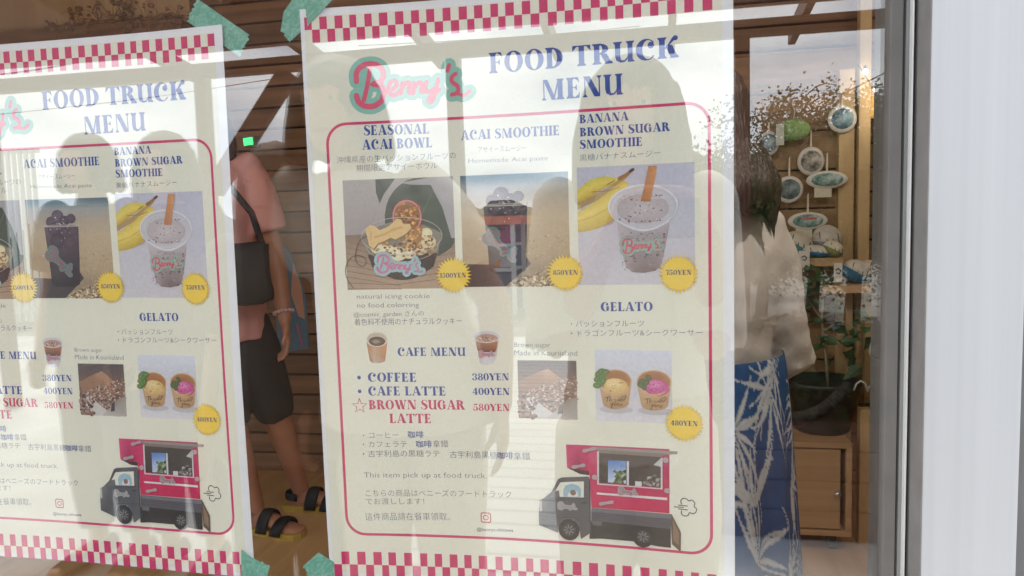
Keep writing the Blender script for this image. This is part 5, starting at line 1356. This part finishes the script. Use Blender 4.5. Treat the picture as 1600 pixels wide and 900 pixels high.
o = bpy.data.objects.new('skirt', me); C.objects.link(o); o.parent = root

# ================================================================ out in front of the window (seen only as reflections)
DARK = mat('dark_cloth', (.020, .020, .024), .85, noise=.2, scale=10); NAVY = mat('navy_cloth', (.022, .028, .05), .85, noise=.2, scale=10); BROWNC = mat('brown_cloth', (.085, .06, .048), .85, noise=.25, scale=9)
PALE = mat('pale_cloth', lin((226, 220, 210)), .85, noise=.06, scale=9); BEIGE = mat('beige_cloth', lin((206, 196, 180)), .85, noise=.06, scale=9)
JEANS = mat('blue_denim', (.03, .045, .08), .85, noise=.2, scale=20); GREYC = mat('grey_cloth', (.08, .08, .085), .85, noise=.2, scale=10)
def outside(hx, hy, d, label, H, top, bottom, joints=None, lean=(0, 0, 0), rz=PI, hair=(.3, 1.1), hands=None, sleeve=.7, loose=1.15, hairm=HAIR, flare=.03):
    hp = mir(hx, hy, d)
    M_ = Matrix.Rotation(rz, 4, 'Z'); off_ = M_ @ (Vector(lean) * H / 1.7 * 1.18 + Vector((0, -.018, 0)))
    root, J, s, hc, sh = human(label, (hp.x - off_.x, hp.y - off_.y, 0), rz, H, SKIN, joints, lean, hands, voxel=.010)
    shirt(root, J, s, sh, top, 'shirt', hem=.84, sleeve=sleeve, loose=loose, flare=flare); trousers(root, J, s, bottom, 'trousers', to=1.85, loose=1.12)
    hair_cap(root, hc, s, hairm, hair[0], hair[1], seed=int(hx))
    b = MB()
    for a in 'LR':
        an, to = J[a + 'A'], J[a + 'T']; f = to - an; f.z = 0; fd = f.normalized(); up = Vector((0, 0, 1)); sd = fd.cross(up); c = an.copy(); c.z = 0
        b.loft([(c - fd * .07 * s + up * .04 * s, sd * .03 * s, up * .038 * s), (c + up * .045 * s, sd * .043 * s, up * .044 * s), (c + fd * .10 * s + up * .036 * s, sd * .05 * s, up * .035 * s), (c + fd * .2 * s + up * .026 * s, sd * .036 * s, up * .024 * s)], 14)
        b.build('shoe', DARK, root, True); b = MB()
    b.bm.free()
    return root, J, s
# the photographer, phone held up in both hands
ph = Vector((0, -D - .018, CAMZ))
hp = mir(985, 200, .86)
rel = lambda p: ((hp.x - p[0]) , (hp.y - p[1]), p[2])
def loc_(x, y, z):           # world -> the turned body's own axes, for H = 1.62
    k_ = 1.62 / 1.7; return ((hp.x - x) / k_, (hp.y - y) / k_ - .0, z / k_)
HS = dict(L=loc_(.095 - .0, -D - .055, CAMZ - .035), R=loc_(-.095, -D - .055, CAMZ - .035))
outside(985, 200, .86, 'person with long dark hair photographing the window with a phone held up in both hands', 1.62, PALE, BEIGE,
    joints=dict(RW=HS['L'], LW=HS['R'], RE=(-.165, -.10, 1.10), LE=(.165, -.10, 1.10)), hands=dict(L=((-.35, -.2, .55), (-.6, -.6, 0)), R=((.35, -.2, .55), (.6, -.6, 0))), hair=(.34, 1.12), sleeve=1.3, loose=.98, flare=0)
root = empty('phone', (0, -D - .020, CAMZ), 'black phone held up before the face of the photographing person', 'phone')
b = MB(); b.box((-.076, -.004, -.037), (.076, .004, .037), .0035); b.build('phone_body', mat('phone_black', (.015, .015, .017), .25), root)
b = MB(); b.box((-.073, -.0048, -.034), (.073, -.0041, .034)); b.build('screen', mat('phone_screen', (.01, .01, .012), .1), root)
b = MB(); b.box((-.07, .0041, .004), (-.044, .0055, .033), .0006); b.build('camera_bump', mat('phone_bump', (.03, .03, .033), .2), root)
outside(520, 165, .95, 'person with dark shoulder-length hair leaning in beside the photographing person', 1.70, PALE, BEIGE, joints=dict(RE=(-.23, -.06, 1.12)), lean=(.13, 0, -.01), hair=(.07, 1.12))
outside(128, 238, 1.75, 'person with short dark hair in a grey top, standing farthest left before the window', 1.67, GREYC, JEANS, hair=(.05, 1.0))
outside(250, 240, 1.75, 'person with chin-length dark hair in a brown top, second from the left', 1.66, BROWNC, DARK, hair=(.12, 1.12))
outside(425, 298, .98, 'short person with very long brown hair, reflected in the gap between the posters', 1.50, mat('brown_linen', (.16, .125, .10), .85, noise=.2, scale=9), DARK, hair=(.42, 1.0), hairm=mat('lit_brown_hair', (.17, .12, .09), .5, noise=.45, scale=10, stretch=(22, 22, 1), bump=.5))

# ---------------------------------------------------------------- pergola, ground, trees, far things
pav = bpy.data.materials.new('pale_paving'); pav.use_nodes = True
t = pav.node_tree; pb = t.nodes['Principled BSDF']; pb.inputs['Roughness'].default_value = .8
tcn = N('ShaderNodeTexCoord', t); br = N('ShaderNodeTexBrick', t); br.inputs['Scale'].default_value = 1.0; br.offset = .5
br.inputs['Brick Width'].default_value = 3.0; br.inputs['Row Height'].default_value = .145; br.inputs['Mortar Size'].default_value = .008
br.inputs['Color1'].default_value = (.50, .49, .46, 1); br.inputs['Color2'].default_value = (.58, .57, .54, 1); br.inputs['Mortar'].default_value = (.14, .13, .12, 1)
t.links.new(tcn.outputs['Object'], br.inputs['Vector']); t.links.new(br.outputs['Color'], pb.inputs['Base Color'])
px0_, px1_ = mir(668, 760, 3.4).x, mir(925, 760, 3.4).x
b = MB(); b.box((min(px0_, px1_), -7.5, -.02), (max(px0_, px1_), -1.9, .0)); o = b.build('path', pav); o['kind'] = 'structure'
b = MB(); b.box((-12, -7.5, -.03), (12, -.06, -.004)); o = b.build('pavement', mat('grey_paving', (.52, .51, .49), .85, noise=.25, scale=2, bump=.1)); o['kind'] = 'structure'
b = MB(); b.box((-300, -400, -.12), (300, 60, -.022)); o = b.build('ground', mat('gravel_ground', (.24, .23, .20), .9, noise=.3, scale=3)); o['kind'] = 'structure'

brown = wood('brown_stained_wood', lin((74, 48, 36)), lin((100, 66, 50)), 2, 4, .5, .15)
PD = 4.0
def mx(px, py, d): return mir(px, py, d)
root = empty('pergola', mir(716, 300, PD), 'dark brown timber pergola with three posts, a cross beam and rafters, reflected in the window', 'pergola')
root.location.z = 0; off = -root.location
ybeam = mir(1000, 50, PD).y
zb1, zb0 = mir(1000, 45.5, PD).z, mir(1000, 70, PD).z
xs = [mir(p, 300, PD).x for p in (326.5, 716, 1160)]
sp_ = xs[2] - xs[1]
b = MB(); b.box((xs[0] - 4, ybeam - .045, zb0), (xs[2] + 4, ybeam + .045, zb1), .004); b.build('cross_beam', brown, root, loc=off)
for x in xs + [xs[2] + sp_, xs[2] + 2 * sp_, xs[0] - sp_]:
    b = MB(); b.box((x - .043, ybeam - .043, 0), (x + .043, ybeam + .043, zb0 - .002), .004); b.build('post', brown, root, loc=off)
zr = zb1 + .0
for px in (250, 470, 655, 855, 1050, 1262, 1480):
    x = mir(px, 45, PD).x
    b = MB(); b.beam((x, ybeam - .5, zr + .0), (x, -.45, zr + .55), .045, .11, .004); b.build('rafter', brown, root, loc=off)
y2 = ybeam + .75; zt2 = mir(1000, 22, -y2 - .016).z
b = MB(); b.box((xs[0] - 4, y2 - .04, zt2), (xs[2] + 4, y2 + .04, zt2 + .46), .004); b.build('upper_beam', brown, root, loc=off)
for x, sgn in ((xs[0], 1),):
    b = MB(); b.beam((x + sgn * .045, ybeam, zb0 - .78), (x + sgn * .66, ybeam, zb0 - .003), .06, .14, .004); b.build('knee_brace', brown, root, loc=off)
b = MB(); pts = []
for k in range(30):
    q = k / 29; p = mir(0 + 240 * q, 116 - 50 * q + 6 * math.sin(PI * q), PD + .1); pts.append(p)
b.tube(pts, .006, 6); o = b.build('cable', mat('dark_cable', (.03, .03, .03), .6), None, True); tag(o, 'thin dark cable sagging along under the pergola beam', 'cable')
root = empty('power_lines', (0, -9, 3), 'two thin overhead wires crossing the sky beyond the pergola', 'wires')
for a, c in (((-120, 190), (460, 118)), ((560, 72), (1000, 40))):
    b = MB(); b.tube([mir(a[0] + (c[0] - a[0]) * q, a[1] + (c[1] - a[1]) * q + 5 * math.sin(PI * q), 9) for q in np.linspace(0, 1, 14)], .006, 6); b.build('wire', mat('wire_grey', (.05, .05, .05), .6), root, True, loc=-root.location)

# white slatted fence far left
root = empty('slat_fence', mir(20, 330, 9), 'white railing of upright slats reflected at the left edge', 'fence'); off = -root.location
fm = mat('white_paint', (.75, .75, .73), .6)
a0, a1 = mir(-260, 250, 9), mir(64, 330, 9)
b = MB(); n = 34
for i in range(n): x = a0.x + (a1.x - a0.x) * i / n; b.box((x, a0.y - .02, .0), (x + .05, a0.y + .02, a0.z))
b.build('slats', fm, root, loc=off)
b = MB(); b.box((a0.x, a0.y - .06, a0.z - .06), (a1.x, a0.y - .021, a0.z)); b.box((a0.x, a0.y - .06, .1), (a1.x, a0.y - .021, .18)); b.build('rails', fm, root, loc=off)

# trees and bushes, many small leaves round a limbed trunk
bark = mat('tree_bark', (.07, .055, .04), .9, noise=.3, scale=10)
fol = [mat('foliage', (.060, .085, .030), .6, noise=.5, scale=3, spec=.1), mat('foliage_dark', (.035, .060, .025), .8, noise=.5, scale=3, spec=.1)]
def tree(x, y, h, wd, label, seed, n=2600, fm=0, leaf=.085):
    r = random.Random(seed)
    root = empty('tree', (x, y, -.02), label, 'tree', 'trees beyond the pergola')
    b = MB(); tips = []
    b.tube([(0, 0, 0), (.04, .02, h * .3), (-.03, .05, h * .6)], [h * .035, h * .028, h * .018], 8)
    for k in range(13):
        a = r.uniform(0, 2 * PI); z0 = h * r.uniform(.25, .6); e = Vector((math.cos(a) * wd * r.uniform(.2, .52), math.sin(a) * wd * r.uniform(.2, .5), h * r.uniform(.55, .98)))
        b.tube([(0, 0, z0), Vector((0, 0, z0)).lerp(e, .5) + Vector((0, 0, .05 * h)), e], [h * .014, h * .009, .008], 6); tips.append(e); tips.append(Vector((0, 0, z0)).lerp(e, .7))
        for _ in range(2):
            q = e + Vector((r.gauss(0, .16) * wd, r.gauss(0, .16) * wd, r.gauss(0, .09) * h)); b.tube([e, q], [.01, .005], 5); tips.append(q)
    b.build('trunk', bark, root, True)
    fill = []; bt = MB()
    lobes = [(Vector((r.uniform(-.36, .36) * wd, r.uniform(-.36, .36) * wd, h * r.uniform(.3, .86))), wd * r.uniform(.14, .24)) for _ in range(26)] + [(Vector(q), wd * .10) for q in tips]
    for c_, rad in lobes:
        for _ in range(int(48 * (rad / wd / .14) ** 2)):
            d_ = Vector((r.gauss(0, 1), r.gauss(0, 1), r.gauss(0, .8))).normalized() * rad * r.uniform(.3, 1) ** .5
            q = c_ + d_
            if .15 * h < q.z < h * .99:
                fill.append(q)
                if r.random() < .07: bt.tube([c_, c_.lerp(q, .55) + Vector((0, 0, .01 * h)), q + d_ * .12], [.010, .007, .004], 3, False)
    bt.build('twigs', bark, root)
    b = MB(); leafs(b, fill, leaf, n, seed, wd * .026)
    b.build('crown', fol[fm], root)
for i, (px, py, d, wd, n) in enumerate(((1335, 128, 8, 2.4, 3600), (1270, 175, 8.6, 1.7, 2200), (1190, 196, 9.5, 1.8, 2200), (1105, 215, 12, 2.4, 2200), (1440, 110, 7.6, 2.6, 2600), (930, 310, 16, 3.0, 1500), (840, 322, 15, 2.4, 1500), (760, 330, 17, 2.6, 1300), (1030, 300, 14, 2.6, 1500), (620, 332, 17, 3.0, 1300))):
    p = mir(px, py, d); tree(p.x, p.y, max(1.1, p.z * .97), wd, ['tallest leafy tree rising under the two bulbs', 'ragged tree with a bare twig left of the tallest tree', 'low leafy tree beside the pergola post', 'pale leafy tree reflected over the edge of the whole poster', 'leafy tree partly behind the window frame, right of the tallest tree', 'small rounded tree behind the photographing person', 'small tree over the pale stall', 'small tree left of the stall', 'distant tree hidden behind the photographing person', 'distant low tree by the leaning person'][i], 30 + i, 26000 if i in (0, 1, 2, 4) else 8000, i % 2, .042 if d < 11 else .085)
# added timber trough and shrub, keeping bright paving out of the low reflection
pl_ = mir(1310, 600, 2.6); root = empty('added_planter', (pl_.x, pl_.y, 0), 'added dark timber trough of dense leaves, darkening the low reflection beside the frame', 'added_planter')
b = MB()
for k in range(4): b.box((-.72, -.28, .0 + k * .122), (.72, .28, .115 + k * .122), .004)
b.build('timber_box', brown, root)
b = MB(); r = random.Random(6); leafs(b, [(r.uniform(-.68, .68), r.uniform(-.24, .24), r.uniform(.44, .80)) for _ in range(420)], .055, 15000, 4, .035); b.build('shrub', fol[1], root)
b = MB(); r = random.Random(3)
for i in range(44):
    x = -26 + i * 1.25; b.ball((x, -22 + r.uniform(-1, 1), .5), r.uniform(1.0, 1.7), 3, (1, .7, .9))
b.jitter(.35, 2.2); b.jitter(.12, 8); o = b.build('hedge', mat('hedge_green', (.045, .065, .03), .8, noise=.6, scale=4, bump=.6)); tag(o, 'long dark hedge closing the view far behind the pergola', 'hedge')

# a white stall with goods and an orange roof edge across the path
d = 9.5
c = mir(770, 400, d); root = empty('market_stall', (c.x, c.y, 0), 'white stall across the path with an orange roof edge and coloured goods', 'stall'); off = -root.location
a0, a1 = mir(735, 338, d), mir(806, 420, d); y = c.y
x0_, x1_ = min(a0.x, a1.x), max(a0.x, a1.x); zt = a0.z
wm = mat('stall_white', (.7, .7, .69), .6)
b = MB()
for x in (x0_, x1_ - .06): b.box((x, y, 0), (x + .06, y + .06, zt - .12)); b.box((x, y - .8, 0), (x + .06, y - .74, zt - .12))
b.build('posts', wm, root, loc=off)
b = MB(); b.box((x0_ - .1, y - .9, zt - .118), (x1_ + .1, y + .1, zt)); b.build('roof', mat('orange_roof', lin((226, 130, 90)), .7), root, loc=off)
for z in (.62, .98): b = MB(); b.box((x0_ + .06, y - .74, z), (x1_ - .06, y, z + .04)); b.build('shelf', wm, root, loc=off)
b = MB(); b.box((x0_ + .06, y - .8, 0), (x1_ - .06, y - .745, zt - .12)); b.build('back_panel', mat('stall_back', (.2, .24, .3), .8), root, loc=off)
r = random.Random(5)
for i, cc in enumerate(((196, 60, 60), (60, 130, 176), (226, 150, 60), (70, 150, 110), (206, 196, 190), (180, 70, 120))):
    zz = (.66, 1.02)[i % 2]; x = x0_ + .10 + (x1_ - x0_ - .2) * (i // 2) / 2.6
    b = MB(); b.box((-.09, -.08, 0), (.09, .08, .2), .02); b.box((-.07, -.06, .205), (.07, .06, .25), .015); o = b.build('goods_box', mat('goods', lin(cc), .6, noise=.2, scale=8)); o.location = (x, y - .3, zz + .002)
    tag(o, ['red box at one end of the upright goods on the stall', 'blue box over the red one on the stall', 'orange box in the middle of the stall', 'green box over the orange one on the stall', 'pale box at the end of the stall', 'purple box over the pale one on the stall'][i], 'box', 'boxes on the stall shelves')
d = 8
a0, a1 = mir(838, 445, d), mir(874, 512, d); x0_, x1_ = a0.x, a1.x; y = a0.y
root = empty('banner_sign', ((x0_ + x1_) / 2, y, 0), 'narrow white banner with an orange top and green stripe, standing beside the stall', 'banner'); off = -root.location
b = MB(); b.box((x0_, y, a1.z), (x1_, y + .012, a0.z - .07)); b.build('cloth_panel', wm, root, loc=off)
b = MB(); b.box((x0_, y, a0.z - .069), (x1_, y + .012, a0.z)); b.build('orange_band', mat('orange_cloth', lin((236, 150, 120)), .7), root, loc=off)
b = MB(); b.box((x0_, y - .0, a1.z + .1), (x1_, y + .0145, a1.z + .16)); b.build('green_stripe', mat('green_cloth', lin((80, 160, 130)), .7), root, loc=off)
b = MB(); b.tube([(x0_ - .02, y, 0), (x0_ - .02, y, a0.z + .02)], .012, 8); b.build('pole', wm, root, loc=off); b = MB(); b.lathe([(.14, 0), (.14, .03), (.02, .05)], (x0_ - .02, y, 0), 16); b.build('foot', wm, root, loc=off)
